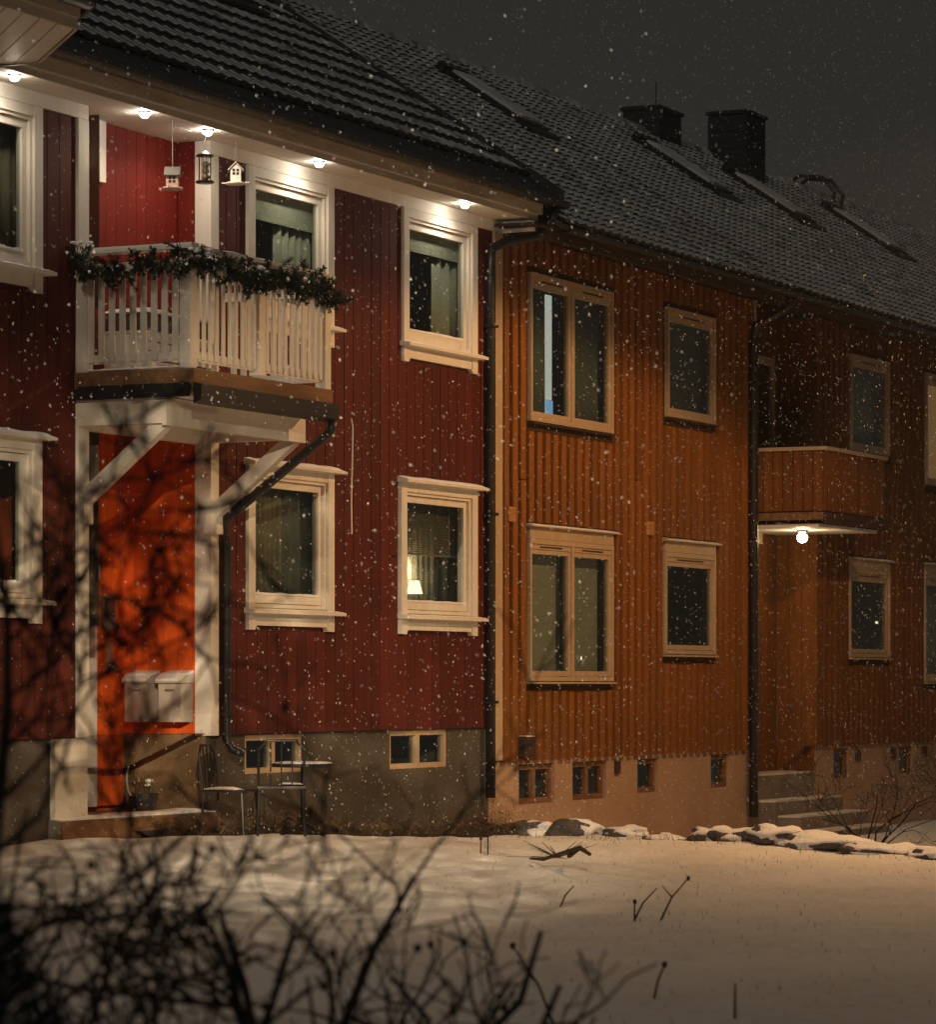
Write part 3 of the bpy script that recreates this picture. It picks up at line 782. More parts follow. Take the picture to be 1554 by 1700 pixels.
brn = thing('ochre_end_house', 'dark far ochre house with clad balcony over a lit porch', 'house')
S = 46.06-33.0 - 2.17 + .04
def sh(q, d): return (q[0]+d, q[1]+d, *q[2:])
wins2 = [(42.96, 44.48, 4.53, 5.78, 1, 0), (42.90, 44.50, 1.85, 3.13, 1, 1)] + [sh(PAT[0], 13.05), sh(PAT[2], 13.0)] + [sh(PAT[1], 13.1), sh(PAT[3], 13.1)]
cells2 = [(42.43, 43.03, .29, .665), (45.02, 45.62, .29, .655), sh(CELL[1], 13.05), sh(CELL[2], 13.0)]
BN0, BN1 = 39.52, 41.66
ochre_shell(brn, 39.425, 62.0, wins2, cells2, (BN0, BN1))
for x in (43.26, 44.68, 46.0): B('drain_cap', M['wood_dark'], brn, (x, x+.15, -.02, .011, .50, .64))
# recess, porch and balcony
def och_planks(x0, x1, z0, z1, yy):
    boards(brn, 'plank', M['ochre_dimmed'], x0, x1, z0, z1, .2, .194, yy, yy+.02, [], .002)
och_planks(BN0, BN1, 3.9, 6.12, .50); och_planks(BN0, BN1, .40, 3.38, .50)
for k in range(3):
    B('plank', M['ochre_dimmed'], brn, (BN1-.001, BN1+.02, .003+.166*k, .003+.166*k+.160, 3.9, 6.12)); B('plank', M['ochre_dimmed'], brn, (BN1-.001, BN1+.02, .003+.166*k, .003+.166*k+.160, .40, 3.38))
B('recess_wall', M['ochre_dark'], brn, (BN0-.03, BN1+.03, .525, .56, -.9, 6.3), (BN0-.03, BN0-.001, .014, .52, -.9, 6.3), (BN1+.022, BN1+.04, .014, .52, -.9, OB))
B('porch_ceiling', M['white'], brn, (BN0, BN1, -.84, .498, 3.385, 3.42))
dd = part('balcony_door', brn)
B('frame', M['cream'], dd, (40.72, 40.82, .44, .498, 3.95, 5.60), (41.33, 41.43, .44, .498, 3.95, 5.60), (40.82, 41.33, .44, .498, 5.5, 5.60)); B('pane', M['glass'], dd, (40.82, 41.33, .465, .472, 3.95, 5.5)); B('backing', M['room'], dd, (40.82, 41.33, .49, .497, 3.95, 5.5))
dd = part('door', brn)
B('casing', M['cream'], dd, (39.55, 39.64, .44, .498, .40, 3.38)); B('casing', M['cream'], dd, (39.642, 41.0, .44, .498, 3.25, 3.383)); B('leaf', M['ochre_dimmed'], dd, (39.65, 40.6, .46, .497, .40, 2.5))
B('corner_board', M['ochre_dimmed'], brn, (BN1-.02, BN1+.13, -.05, -.0, OB, OT)); B('corner_board', M['cream'], brn, (39.43, BN0-.002, -.05, -.001, OB, OT))
bb = part('balcony', brn)
QX0, QX1, QY = 39.46, 41.62, -.92
B('floor', M['wood_dark'], bb, (QX0, QX1, QY, -.06, 3.48, 3.58))
nb = 0; x = QX0+.01
mbb = MB(); mbb.box(0, .115, 0, .02, 3.57, 4.29); meb = mbb.mesh('cladding_board', M['ochre_dimmed'])
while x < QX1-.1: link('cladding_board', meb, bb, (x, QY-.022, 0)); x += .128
mbb = MB(); mbb.box(0, .02, 0, .115, 3.57, 4.29); meb2 = mbb.mesh('cladding_board', M['ochre_dimmed'])
y = QY+.0
while y < -.15: link('cladding_board', meb2, bb, (QX0-.022, y, 0)); link('cladding_board', meb2, bb, (QX1+.002, y, 0)); y += .128
B('cladding_back', M['ochre_dark'], bb, (QX0, QX1, QY, QY+.02, 3.585, 4.28), (QX0, QX0+.02, QY+.02, -.06, 3.585, 4.28), (QX1-.02, QX1, QY+.02, -.06, 3.585, 4.28))
B('rail', M['cream'], bb, (QX0-.05, QX1+.05, QY-.06, QY+.06, 4.292, 4.335)); B('rail', M['cream'], bb, (QX0-.05, QX0+.06, QY+.062, -.06, 4.292, 4.335)); B('rail', M['cream'], bb, (QX1-.06, QX1+.05, QY+.062, -.06, 4.292, 4.335))
B('rim_board', M['wood_raw'], bb, (QX0-.04, QX0-.023, QY-.02, -.06, 3.46, 3.55)); B('rim_board', M['wood_dark'], bb, (QX0-.05, QX1+.05, QY-.06, QY-.026, 3.42, 3.55)); B('rim_board', M['wood_dark'], bb, (QX1+.024, QX1+.045, QY-.02, -.06, 3.42, 3.55))
# steps
for k, (yo, yi, zt) in enumerate([(-.0, .498, .38), (-.30, -.001, .07), (-.60, -.301, -.11), (-.90, -.601, -.28)]):
    x1 = [BN1, BN1+.25, BN1+.35, BN1+.3][k]; x0 = [BN0, 39.5, 39.55, 39.6][k]
    st = B('step', M['concrete'], brn, (x0, x1, yo, yi, -.9, zt))
    B('tread_snow', M['tread_snow'], brn, (x0+.01, x1-.01, yo+.01, yi-.005, zt+.001, zt+.022))
# roofs over the two ochre houses
def sk(a, b): return lambda x, s: False
o_roof, OZ = make_roof(och, 32.47, 39.42, -.66, 6.205, 4.0, .22, .20, 1, .014, -.85, .0)
b_roof, OZ2 = make_roof(brn, 39.425, 62.4, -.66, 6.205, 4.0, .22, .20, 1, .014, -.85, .0)
for (h, xa, xb, lb) in ((och, 32.85, 33.55, 'snow covered roof window beside the red roof'), (och, 37.35, 38.0, 'snow covered roof window nearest the ochre house top'), (brn, 43.3, 44.0, 'snow covered roof window below the two chimneys'), (brn, 46.55, 47.3, 'snow covered roof window right of the chimneys'), (brn, 50.7, 51.4, 'snow covered roof window farthest along the roof')):
    roof_window(h, xa, xb, 3.28, 4.55, -.66, 6.205, lb)
def chimney(h, x0, x1, y0, y1, zt, antenna):
    c = part('chimney', h); zb = 8.6
    B('stack', M['brick_ch'], c, (x0, x1, y0, y1, zb, zt-.05)); B('cap', M['brick_ch'], c, (x0-.03, x1+.03, y0-.03, y1+.03, zt-.05, zt))
    snow_strip(c, x0-.02, x1+.02, y0-.02, y1+.02, zt+.001, .02, 8)
    for q in range(1, 5): B('cladding_seam', M['black'], c, (x0-.006, x1+.006, y0-.006, y1+.006, zb+q*(zt-zb)/5.2, zb+q*(zt-zb)/5.2+.018))
    if antenna:
        mb = MB(); mb.tube([(x0+.2, y0+.12, zt), (x0+.21, y0+.12, zt+.36)], .008, 5); mb.build('antenna', M['black'], c)
chimney(brn, 45.45, 46.3, 3.70, 4.24, 9.64, True); chimney(brn, 47.95, 48.72, 3.34, 3.95, 9.92, False)
for x in (52.2, 52.6):
    mb = MB(); mb.tube([(x, 3.55, 9.02), (x, 3.5, 9.25), (x, 3.7, 9.5), (x, 4.1, 9.55), (x, 4.45, 9.3), (x, 4.5, 9.0)], .03, 6); mb.build('ladder_hoop', M['black'], brn)

# ================================================================== LAMPS
def point(parent, p, power, col, r=.03):
    l = bpy.data.lights.new('bulb_light', 'POINT'); l.energy = power; l.color = col; l.shadow_soft_size = r
    return link('bulb_light', l, parent, p)
for k, (x, lb) in enumerate([(22.86, 'bright eave spotlight against the dark bay wall'), (24.81, 'bright eave spotlight left of the hanging birdhouses'),
                (25.85, 'bright eave spotlight right above the hanging bird feeder'), (27.86, 'bright eave spotlight over the window behind the balcony'),
                (30.89, 'bright eave spotlight over the upper window with roller blind')]):
    t = thing('eave_spotlight', lb, 'spotlight', (x, -.30, 6.214), 'spotlights under the red house eave')
    mb = MB(); mb.lathe((0, 0, 0), [(.048, 0), (.048, -.012), (.036, -.016)], 16); mb.build('bezel', M['steel'], t)
    mb = MB(); mb.lathe((0, 0, 0), [(.040, -.014), (.038, -.030), (.024, -.046), (.002, -.052)], 14); mb.build('bulb', M['bulb'], t, smooth=True)
    l = bpy.data.lights.new('spot_light', 'SPOT'); l.energy = P_SPOT; l.color = C_SPOT; l.spot_size = R(168); l.spot_blend = .6; l.shadow_soft_size = .03
    link('spot_light', l, t, (0, 0, -.075))
t = thing('porch_lantern', 'bright round porch lantern under the dark clad balcony', 'lantern', (40.42, -.30, 3.382))
mb = MB(); mb.lathe((0, 0, 0), [(.07, 0), (.07, -.02), (.05, -.03)], 16); mb.build('base', M['black'], t)
mb = MB(); mb.lathe((0, 0, -.09), [(.01, .06), (.055, .035), (.065, 0), (.05, -.04), (.012, -.062)], 16); mb.build('globe', M['bulb_porch'], t, smooth=True)
point(t, (0, 0, -.24), P_PORCH, C_PORCH, .04)

def aim(o, d): o.rotation_euler = Vector(d).to_track_quat('-Z', 'Y').to_euler()
t = thing('floodlight_mast', 'tall mast with a single floodlight behind the photographer', 'street lamp', (FLOOD_AT.x-.3, FLOOD_AT.y, 0))
mb = MB(); mb.tube([(0, 0, 0), (0, 0, 8.8)], [.09, .06], 10); mb.build('mast', M['steel'], t)
d = (FLOOD_TO-FLOOD_AT).normalized()
mb = MB(); c0 = Vector((.30, 0, FLOOD_AT.z)); mb.tube([c0-d*.30, c0-d*.1, c0-d*.04], [.10, .16, .17], 14); mb.build('head', M['black'], t)
mb = MB(); mb.tube([c0-d*.039, c0-d*.034], .155, 14); mb.build('lens', M['street_glow'], t)
l = bpy.data.lights.new('flood_light', 'SPOT'); l.energy = P_FLOOD; l.color = C_FLOOD; l.spot_size = R(14.5); l.spot_blend = .95; l.shadow_soft_size = .025
o = link('flood_light', l, t, tuple(c0)); aim(o, d)
t = thing('street_lamp', 'sodium street lamp on a steel pole beside the lawn', 'street lamp', (STREET_AT.x, STREET_AT.y-1.2, 0))
mb = MB(); mb.tube([(0, 0, -.6), (0, 0, 7.0), (0, .25, 7.3), (0, 1.0, 7.4)], [.08, .055, .045, .04], 10); mb.build('pole', M['steel'], t)
mb = MB(); mb.lathe((0, 1.2, 7.28), [(.30, 0), (.28, .06), (.14, .14), (.05, .16)], 18); mb.build('shade', M['steel'], t)
mb = MB(); mb.lathe((0, 1.2, 7.27), [(.26, .0), (.2, .008)], 18); mb.build('lens', M['street_glow'], t)
l = bpy.data.lights.new('sodium_light', 'SPOT'); l.energy = P_STREET; l.color = C_STREET; l.spot_size = R(155); l.spot_blend = .12; l.shadow_soft_size = .15
o = link('sodium_light', l, t, (0, 1.2, 7.2))
# ================================================================== THINGS ON AND ROUND THE HOUSES
# mailboxes on the recess return
for k, (ya, yb, lb) in enumerate([(.475, .70, 'left grey metal mailbox with snowy lid, the one nearer the door handle'), (.135, .36, 'right grey metal mailbox with snowy lid, the one next to the white post')]):
    t = thing('mailbox', lb, 'mailbox', (26.348, (ya+yb)/2, 1.17), 'mailboxes on the red entrance wall')
    h = (yb-ya)/2
    B('body', M['mail'], t, (-.21, .0, -h, h, 0, .335))
    B('label_plate', M['steel'], t, (-.214, -.2105, -.05, .05, .265, .285))
    mb = MB(); mb.prism([(-.245, .337), (-.235, .358), (-.16, .40), (-.0, .425), (0, .337)], 'y', -h-.012, h+.012); mb.build('lid', M['mail'], t)
    mb = MB(); mb.prism([(-.25, .352), (-.245, .375), (-.16, .422), (-.0, .448), (0, .426), (-.16, .401), (-.235, .359)], 'y', -h-.008, h+.008); mb.build('snow', M['snow'], t)

# hanging birdhouses and feeder
def birdhouse(x, z, lb, rz, roof_m, body_m, wdw=True):
    t = thing('birdhouse', lb, 'birdhouse', (x, -.30, z), 'birdhouses hanging from the eave', rz)
    mb = MB(); mb.prism([(-.045, .02), (.045, .02), (.045, .13), (0, .175), (-.045, .13)], 'y', -.05, .05); mb.build('body', body_m, t)
    for s in (-1, 1):
        mb = MB(); mb.prism([(0, .192), (s*.068, .122), (s*.068, .112), (0, .180)], 'y', -.066, .066); mb.build('roof_slope', roof_m, t)
    mb = MB(); mb.lathe((0, 0, .0), [(.085, .0), (.09, .008), (.085, .016)], 14); mb.build('tray', body_m, t)
    mb = MB(); mb.tube([(-.12, .03, .014), (.12, -.03, .014)], .006, 5); mb.build('perch', body_m, t)
    for (a, b) in ((-.017, .088), (.017, .088), (-.017, .118), (.017, .118)):
        mb = MB(); mb.box(a-.011, a+.011, -.0535, -.0505, b-.011, b+.011); mb.build('window_pane', M['black'], t)
        mb = MB(); mb.box(-.0485, -.0455, a-.011, a+.011, b-.035, b-.013); mb.build('window_pane', M['black'], t)
    mb = MB(); mb.tube([(0, 0, .19), (0, 0, 6.21-z)], .003, 4); mb.build('string', M['steel'], t)
M['pinkwood'] = mat('pale_pink_wood', (.62, .42, .34), .7, .1, 10)
birdhouse(25.26, 5.63, 'pinkish birdhouse with flat looking grey roof hanging before the red wall', R(25), M['steel'], M['pinkwood'])
birdhouse(26.33, 5.81, 'white birdhouse with gabled roof hanging right of the wire feeder', R(-60), M['mail'], M['white'])
t = thing('bird_feeder', 'black wire bird feeder with fat balls hanging before the white post', 'bird feeder', (25.80, -.30, 5.745))
mb = MB(); mb.lathe((0, 0, .235), [(.078, 0), (.07, .014), (.03, .038), (.005, .05)], 16); mb.build('cap', M['black'], t, smooth=True)
mb = MB(); mb.lathe((0, 0, 0), [(.07, .006), (.08, .012), (.08, .026), (.06, .028)], 16); mb.build('tray', M['black'], t, smooth=True)
for k in range(8):
    a = k*math.pi/4; mb = MB(); mb.tube([(.052*math.cos(a), .052*math.sin(a), .02), (.052*math.cos(a), .052*math.sin(a), .24)], .003, 4); mb.build('wire', M['black'], t)
for z in (.06, .115, .165): mb = MB(); mb.blob((.006, -.004, z), (.034, .034, .028), int(z*100), .2); mb.build('fat_ball', M['seed'], t, smooth=True)
mb = MB(); mb.tube([(0, 0, .283), (0, 0, .32), (0, 0, .465)], .003, 4); mb.build('string', M['steel'], t)

# fir garland on the balcony rail
gar = thing('fir_garland', 'snow dusted fir garland wound along the balcony rail', 'garland', (BX0, BY, 4.85))
sprigs = []
for v in range(5):
    mb = MB(); r2 = random.Random(40+v)
    for q in range(46):
        t_ = r2.random(); base = Vector((0, 0, .16*t_)); a = r2.uniform(0, 6.28); L_ = r2.uniform(.035, .075)*(1.1-.5*t_)
        d = Vector((math.cos(a), math.sin(a), .75)).normalized(); s_ = d.orthogonal().normalized()*.006
        e = base+d*L_
        mb.poly([tuple(base-s_), tuple(base+s_), tuple(e+s_*.5), tuple(e-s_*.5)])
    mb.tube([(0, 0, 0), (0, 0, .16)], .004, 4)
    sprigs.append(mb.mesh('sprig', M['needle']))
path = [Vector(p) for p in [(-.01, 1.06, .17), (-.05, .98, .05), (-.05, .75, -.02), (-.05, .45, .0), (-.05, .2, .02), (-.05, -.04, .05), (.12, -.07, .03), (.5, -.07, -.01), (.95, -.07, -.02), (1.35, -.07, .03), (1.75, -.07, -.01), (2.15, -.07, -.02), (2.42, -.06, -.04)]]
lens = [0]
for a, b in zip(path, path[1:]): lens.append(lens[-1]+(b-a).length)
NS = 285
for k in range(NS):
    s_ = lens[-1]*(k+.5)/NS
    i = max(j for j in range(len(lens)) if lens[j] <= s_); i = min(i, len(path)-2)
    p = path[i].lerp(path[i+1], (s_-lens[i])/(lens[i+1]-lens[i]))
    d = (path[i+1]-path[i]).normalized()
    out = Vector((rng.gauss(0, 1), rng.gauss(0, 1), rng.gauss(-.25, 1)))
    dirv = (out.normalized()*1.0 + d*rng.uniform(-.6, .6)).normalized()
    p = p + Vector((rng.gauss(0, .022), rng.gauss(0, .022), rng.gauss(-.01, .035)))
    o = link('sprig', sprigs[k % 5], gar, p); o.rotation_euler = dirv.to_track_quat('Z', 'Y').to_euler(); sc_ = rng.uniform(.65, 1.0); o.scale = (sc_, sc_, sc_)
for (p) in ((.0, 1.02, .2), (-.05, -.05, .1), (.15, -.05, .09), (.98, -.05, .06)):
    for q in range(7):
        mb = MB(); c = Vector(p)+Vector((rng.gauss(0, .035), rng.gauss(0, .05), rng.gauss(0, .02))); mb.blob(c, (.022, .028, .014), q, .4, 2, 7, 5); mb.build('snow_lump', M['snow'], gar, smooth=True)

# snowed-in bench on the balcony
t = thing('balcony_bench', 'white slatted bench with grey cushions under snow behind the balcony rail', 'bench', (25.0, -.28, DZ))
for k in range(4): B('slat', W, t, (-.52, .55, -.25, -.232, .05+k*.075, .112+k*.075))
for x in (-.5, .5): B('leg', W, t, (x-.03, x+.03, -.23, .16, .036, .33))
B('seat', W, t, (-.52, .55, -.23, .18, .335, .36))
for (a, b) in ((-.50, .0), (.03, .52)): B('cushion', M['cushion'], t, (a, b, -.21, .16, .362, .50))
snow_strip(t, -.52, .54, -.25, .20, .501, .075, 20)

# round bistro table and two chairs in front of the red foundation
def gz(x, y): return gh(x, y)
tx, ty = 26.26, -1.0
t = thing('bistro_table', 'small dark round garden table with a snowy top by the foundation', 'table', (tx, ty, gz(tx, ty)))
mb = MB(); mb.lathe((0, 0, .0), [(.265, .60), (.27, .61), (.27, .625), (.26, .63)], 28); mb.build('tabletop', M['black'], t)
mb = MB(); mb.lathe((0, 0, .0), [(.255, .631), (.24, .642), (.15, .648), (.0, .65)], 24); mb.build('snow', M['snow'], t, smooth=True)
mb = MB(); mb.tube([(0, 0, .05), (0, 0, .60)], .022, 8); mb.build('column', M['black'], t)
for k in range(3):
    a = k*2.094+.4; mb = MB(); mb.tube([(0, 0, .12), (.14*math.cos(a), .14*math.sin(a), .06), (.24*math.cos(a), .24*math.sin(a), .0)], .014, 6); mb.build('foot', M['black'], t)
def chair(x, y, rz, lb):
    t = thing('garden_chair', lb, 'chair', (x, y, gz(x, y)), 'garden chairs at the round table', rz)
    B('seat', M['black'], t, (-.20, .20, -.19, .19, .40, .42)); snow_strip(t, -.19, .02, -.10, .17, .421, .03, 8)
    for sx_ in (-.18, .18):
        for sy_ in (-.17, .17):
            mb = MB(); mb.tube([(sx_, sy_, .40), (sx_*1.1, sy_*1.15, 0)], .012, 6); mb.build('leg', M['black'], t)
    mb = MB(); mb.tube([(-.19, .18, .42), (-.19, .21, .72), (-.12, .22, .80), (.12, .22, .80), (.19, .21, .72), (.19, .18, .42)], .012, 6); mb.build('backrest', M['black'], t)
    for k in range(3): mb = MB(); mb.tube([(-.09+.09*k, .185, .42), (-.09+.09*k, .215, .80)], .007, 5); mb.build('back_rod', M['black'], t)
chair(25.72, -1.08, R(120), 'dark metal garden chair with a snowy seat left of the round table')
chair(26.02, -.42, R(10), 'dark metal garden chair between round table and house foundation')

# wicker plant pot with dead plant beside the door
t = thing('door_planter', 'dark pot of withered snowy twigs with a pale hoop on the doorstep', 'planter', (25.62, .20, .43))
mb = MB(); mb.lathe((0, 0, 0), [(.09, 0), (.125, .09), (.13, .14), (.11, .14), (.10, .10)], 14); mb.build('pot', M['black'], t)
mb = MB()
for k in range(60):
    a = rng.uniform(0, 6.28); r_ = rng.uniform(.02, .16); z_ = rng.uniform(.16, .30); mb.tube([(.03*math.cos(a), .03*math.sin(a), .12), (r_*.7*math.cos(a), r_*.7*math.sin(a), z_), (r_*math.cos(a+.3)*1.3, r_*math.sin(a+.3)*1.3, z_-.05)], [.006, .005, .003], 4)
mb.build('twigs', M['dry'], t)
for k in range(9):
    mb = MB(); mb.blob((rng.uniform(-.14, .14), rng.uniform(-.12, .12), rng.uniform(.16, .26)), (.03, .03, .014), k, .4, 2, 7, 5); mb.build('snow_lump', M['snow'], t, smooth=True)
mb = MB(); mb.tube([(-.22+.10*math.cos(a), -.03, .27+.15*math.sin(a)) for a in [math.pi*.75+i*.18 for i in range(12)]], .008, 5); mb.build('hoop', M['white'], t)

# ---------------------------------------------------------------- what is seen inside the windows
def roller(x0, x1, z0, z1, lb):
    o = MB(); o.box(x0, x1, .090, .095, z0+.03, z1); o.box(x0, x1, .086, .099, z0, z0+.03)
    tag(o.build('roller_blind', M['blind']), lb, 'blind', 'roller blinds in the red house')
roller(27.25, 28.8, 5.66, 6.05, 'half drawn pale roller blind in the window behind the balcony')
roller(30.25, 31.85, 5.72, 6.05, 'half drawn pale roller blind in the window near the white corner board')
curtain('curtain', 'grey curtain hanging in the right half of the balcony window', 27.8, 28.75, 4.65, 5.66, .14, M['blind'], 7)
curtain('curtain', 'grey curtain at the right of the upper window near the corner board', 31.05, 31.8, 4.65, 5.72, .14, M['blind'], 4)
curtain('curtain', 'brown curtain at the left of the lower window under the balcony brace', 27.35, 27.9, 2.0, 3.4, .13, M['curtain'], 6)
curtain('curtain', 'beige curtain at the right of the lower window under the balcony brace', 27.95, 28.8, 2.0, 3.4, .14, M['curtain_grey'], 5)
curtain('curtain', 'warm yellow curtain in the half hidden upper window by the bay', 22.9, 24.1, 4.7, 6.05, .2, M['curtain'], 7)
# lower window with lamp: venetian blind, lit curtain, lamp and potted plants
t = thing('venetian_blind', 'half lowered venetian blind in the lit lower window', 'blind', (31.06, .155, 0))
for k in range(26):
    z = 2.80+k*.0215
    mb = MB(); mb.prism([(-.010, z-.005), (.010, z+.005), (.010, z+.0065), (-.010, z-.0035)], 'x', -.60, .60); mb.build('slat', M['curtain'], t)
B('bottom_rail', M['curtain'], t, (-.60, .60, -.012, .012, 2.765, 2.785))
for x in (-.42, .40): B('cord', M['white'], t, (x, x+.008, -.004, .004, 2.785, 3.36))
curtain('curtain', 'narrow pale curtain glowing behind the lamp in the lit window', 30.95, 31.75, 2.05, 3.4, .40, M['blind'], 6, .03)
curtain('curtain', 'dark beige curtain filling the right half of the lit window', 31.55, 32.5, 2.05, 3.4, .30, M['curtain_grey'], 5)
t = thing('table_lamp', 'small lit table lamp with pale shade on the sill of the lower window', 'lamp', (30.90, .26, 2.20))
mb = MB(); mb.lathe((0, 0, 0), [(.05, 0), (.055, .02), (.02, .05), (.015, .20)], 12); mb.build('base', M['steel'], t)
mb = MB(); mb.lathe((0, 0, .19), [(.085, 0), (.05, .13)], 14); mb.build('shade', M['lamp_glow'], t, smooth=True)
point(t, (0.05, .03, .42), 5.0, (1, .72, .4), .03)
def pot_plant(x, y, z, lb, s=1):
    t = thing('potted_plant', lb, 'plant', (x, y, z), 'potted plants in the lit window')
    mb = MB(); mb.lathe((0, 0, 0), [(.035*s, 0), (.05*s, .08*s)], 10); mb.build('pot', M['black'], t)
    mb = MB()
    for k in range(34):
        a = rng.uniform(0, 6.28); e = rng.uniform(.04, .11)*s; z_ = rng.uniform(.08, .2)*s
        c = Vector((e*math.cos(a), e*math.sin(a), z_)); s1 = Vector((rng.gauss(0, 1), rng.gauss(0, 1), rng.gauss(0, 1))).normalized()*.022*s; s2 = s1.orthogonal().normalized()*.014*s
        mb.poly([tuple(c-s1), tuple(c+s2), tuple(c+s1), tuple(c-s2)])
    mb.build('leaves', M['needle'], t)
pot_plant(31.06, .24, 2.20, 'leafy dark potted plant right of the lit table lamp'); pot_plant(30.80, .21, 2.16, 'small dark potted plant in front of the lit table lamp', .8)
# ochre house
t = thing('light_strip', 'tall narrow strip of white light between dark curtains in the upper window', 'light', (34.19, .30, 4.25))
B('tube', M['strip_glow'], t, (-.075, .075, -.01, .01, .30, 1.42)); B('screen', M['screen_glow'], t, (-.17, .06, -.03, -.015, .13, .29))  # glowing bar stands in for the lit gap between the curtains
curtain('curtain', 'dark grey curtain left of the white strip of light', 33.15, 33.72, 4.1, 5.75, .13, M['curtain_grey'], 5)
curtain('curtain', 'dark grey curtain in the right sash beside the white strip of light', 34.5, 35.4, 4.1, 5.75, .14, M['curtain_grey'], 7)
B0 = MB(); B0.box(37.0, 38.8, .16, .166, 4.5, 5.75)
tag(B0.build('window_blind', M['curtain_grey']), 'plain grey blind filling the single upper ochre window', 'blind')
for (a, b, lb) in ((33.2, 34.12, 'beige blind in the left sash of the lower double window'), (34.35, 35.15, 'beige blind in the right sash of the lower double window')):
    q = MB(); q.box(a, b, .14, .146, 1.50, 2.98); tag(q.build('window_blind', M['blind']), lb, 'blind')
for (a, b, lb) in ((34.13, 34.34, 'grey curtain edge at the middle of the lower double window'), (35.17, 35.55, 'grey curtain edge at the right end of the lower double window')):
    curtain('curtain', lb, a, b, 1.5, 2.98, .16, M['curtain_grey'], 2)
t = thing('window_candle', 'tiny lit candle on the sill of the lower double window', 'candle', (34.62, .10, 1.70))
mb = MB(); mb.lathe((0, 0, 0), [(.012, 0), (.012, .05)], 8); mb.build('stick', M['white'], t); mb = MB(); mb.lathe((0, 0, .055), [(.003, 0), (.009, .02), (.002, .045)], 8); mb.build('flame', M['lamp_glow'], t)
curtain('curtain', 'pale grey curtain in the window above the clad balcony', 43.2, 45.4, 4.45, 5.75, .18, M['blind'], 9, .012)
M['tan_lit'] = mat('glowing_tan_curtain', (.55, .32, .14), .9, .1, 6, (8, 8, .6))
M['tan_lit'].node_tree.nodes['Principled BSDF'].inputs['Emission Color'].default_value = (.62, .30, .10, 1)
M['tan_lit'].node_tree.nodes['Principled BSDF'].inputs['Emission Strength'].default_value = .5  # cloth glows by itself in place of a lamp in the room
curtain('curtain', 'tan curtain glowing in the lit upper window at the picture edge', 46.2, 48.9, 4.2, 5.75, .16, M['tan_lit'], 8)
curtain('curtain', 'pale curtain in the unlit lower window at the picture edge', 46.2, 48.8, 1.5, 3.05, .16, M['blind'], 8)
t = thing('yellow_reflection', 'small yellow reflection glowing in the lower window beside the porch', 'lamp', (45.1, .34, 2.33))
B('glow', M['lamp_glow'], t, (-.06, .06, -.01, .01, -.015, .015))  # glowing sliver stands in for a yellow reflection in the pane

# ---------------------------------------------------------------- garden: stones, beds, weeds
stones = [(32.12, -.45, .36, .34, .12, 'dark bare rock against the ochre plaster base, first of the border'), (32.02, -.95, .30, .28, .15, 'dark rock topped with patchy snow, second of the border'),
          (32.03, -1.50, .26, .26, .10, 'low rounded border stone wrapped in snow near the dark rocks'), (31.9, -2.0, .24, .22, .07, 'small snow buried stone in the middle of the border'),
          (31.75, -2.55, .26, .25, .13, 'flat topped border stone standing a little above its neighbours'), (31.3, -3.05, .34, .3, .11, 'long low border stone with a dark gap below'),
          (30.75, -3.55, .34, .3, .14, 'upright border stone with a dark speckled face'), (30.15, -4.25, .50, .42, .13, 'longest border stone tapering to the right'),
          (29.55, -5.1, .42, .4, .10, 'rounded border stone with a dark patch at the right end'), (29.1, -5.75, .4, .35, .09, 'last snow covered border stone at the picture edge')]
ang = math.atan2(SD.y, SD.x)
for k, (x, y, a, b, h, lb) in enumerate(stones):
    t = thing('border_stone', lb, 'stone', (x, y, gz(x-.35, y+.15)-.025), 'snow capped stones along the garden edge', ang+rng.uniform(-.2, .2))
    mb = MB(); mb.blob((0, 0, h*.35), (a, b*.8, h*.85), k, .55, 1.55, 22, 14); mb.build('rock', M['stone'], t, smooth=True)
    mb = MB(); bare = k < 2
    if bare:
        mb.blob((.07, .06, h*.40), (a*.88, b*.70, h*.83), k, .55, 1.55, 22, 14)
    else: mb.blob((.03, .02, h*.58), (a*.97, b*.80, h*.72), k, .55, 1.55, 22, 14)
    mb.build('snow_cap', M['snow'], t, smooth=True)

bed = MB(); n = 60
for i in range(n+1):
    x = 24.9+(31.95-24.9)*i/n; wdt = .50+.16*mnoise.noise(Vector((x*.9, 2, 0)))-(.2 if x < 27 else 0)
    z1 = gh(x, -wdt)
    bed.v += [(x, .03, gh(x, 0)+.10), (x, -wdt*.55, gh(x, -wdt*.55)+.07+.03*mnoise.noise(Vector((x*3, 5, 1)))), (x, -wdt, z1-.01)]
for i in range(n):
    a = i*3; b = a+3
    bed.f += [(a+1, b+1, b, a), (a+2, b+2, b+1, a+1)]; bed.m += [0, 0]
tag(bed.build('flower_bed', M['soil'], smooth=True), kind='structure', label='bare frozen flower bed along the red house foundation')
mb = MB()
for k in range(2600):
    x = rng.uniform(25.2, 32.0); y = -abs(rng.gauss(.22, .20)); 
    if x > 31.5: y *= .8
    z0 = gh(x, y)+.03; L_ = rng.uniform(.05, .22)*(1.7 if x > 31.2 and rng.random() < .5 else 1); a = rng.uniform(0, 6.28); ln = rng.uniform(.1, 1.2)
    d = Vector((math.cos(a)*ln, math.sin(a)*ln-.1, 1)).normalized(); p = Vector((x, y, z0)); q = p+d*L_; s_ = d.orthogonal().normalized()*rng.uniform(.003, .010)
    e = q+Vector((math.cos(a), math.sin(a), -.5))*L_*.45
    mb.poly([tuple(p-s_*.6), tuple(p+s_*.6), tuple(q+s_)]); mb.poly([tuple(q-s_), tuple(q+s_), tuple(e)])
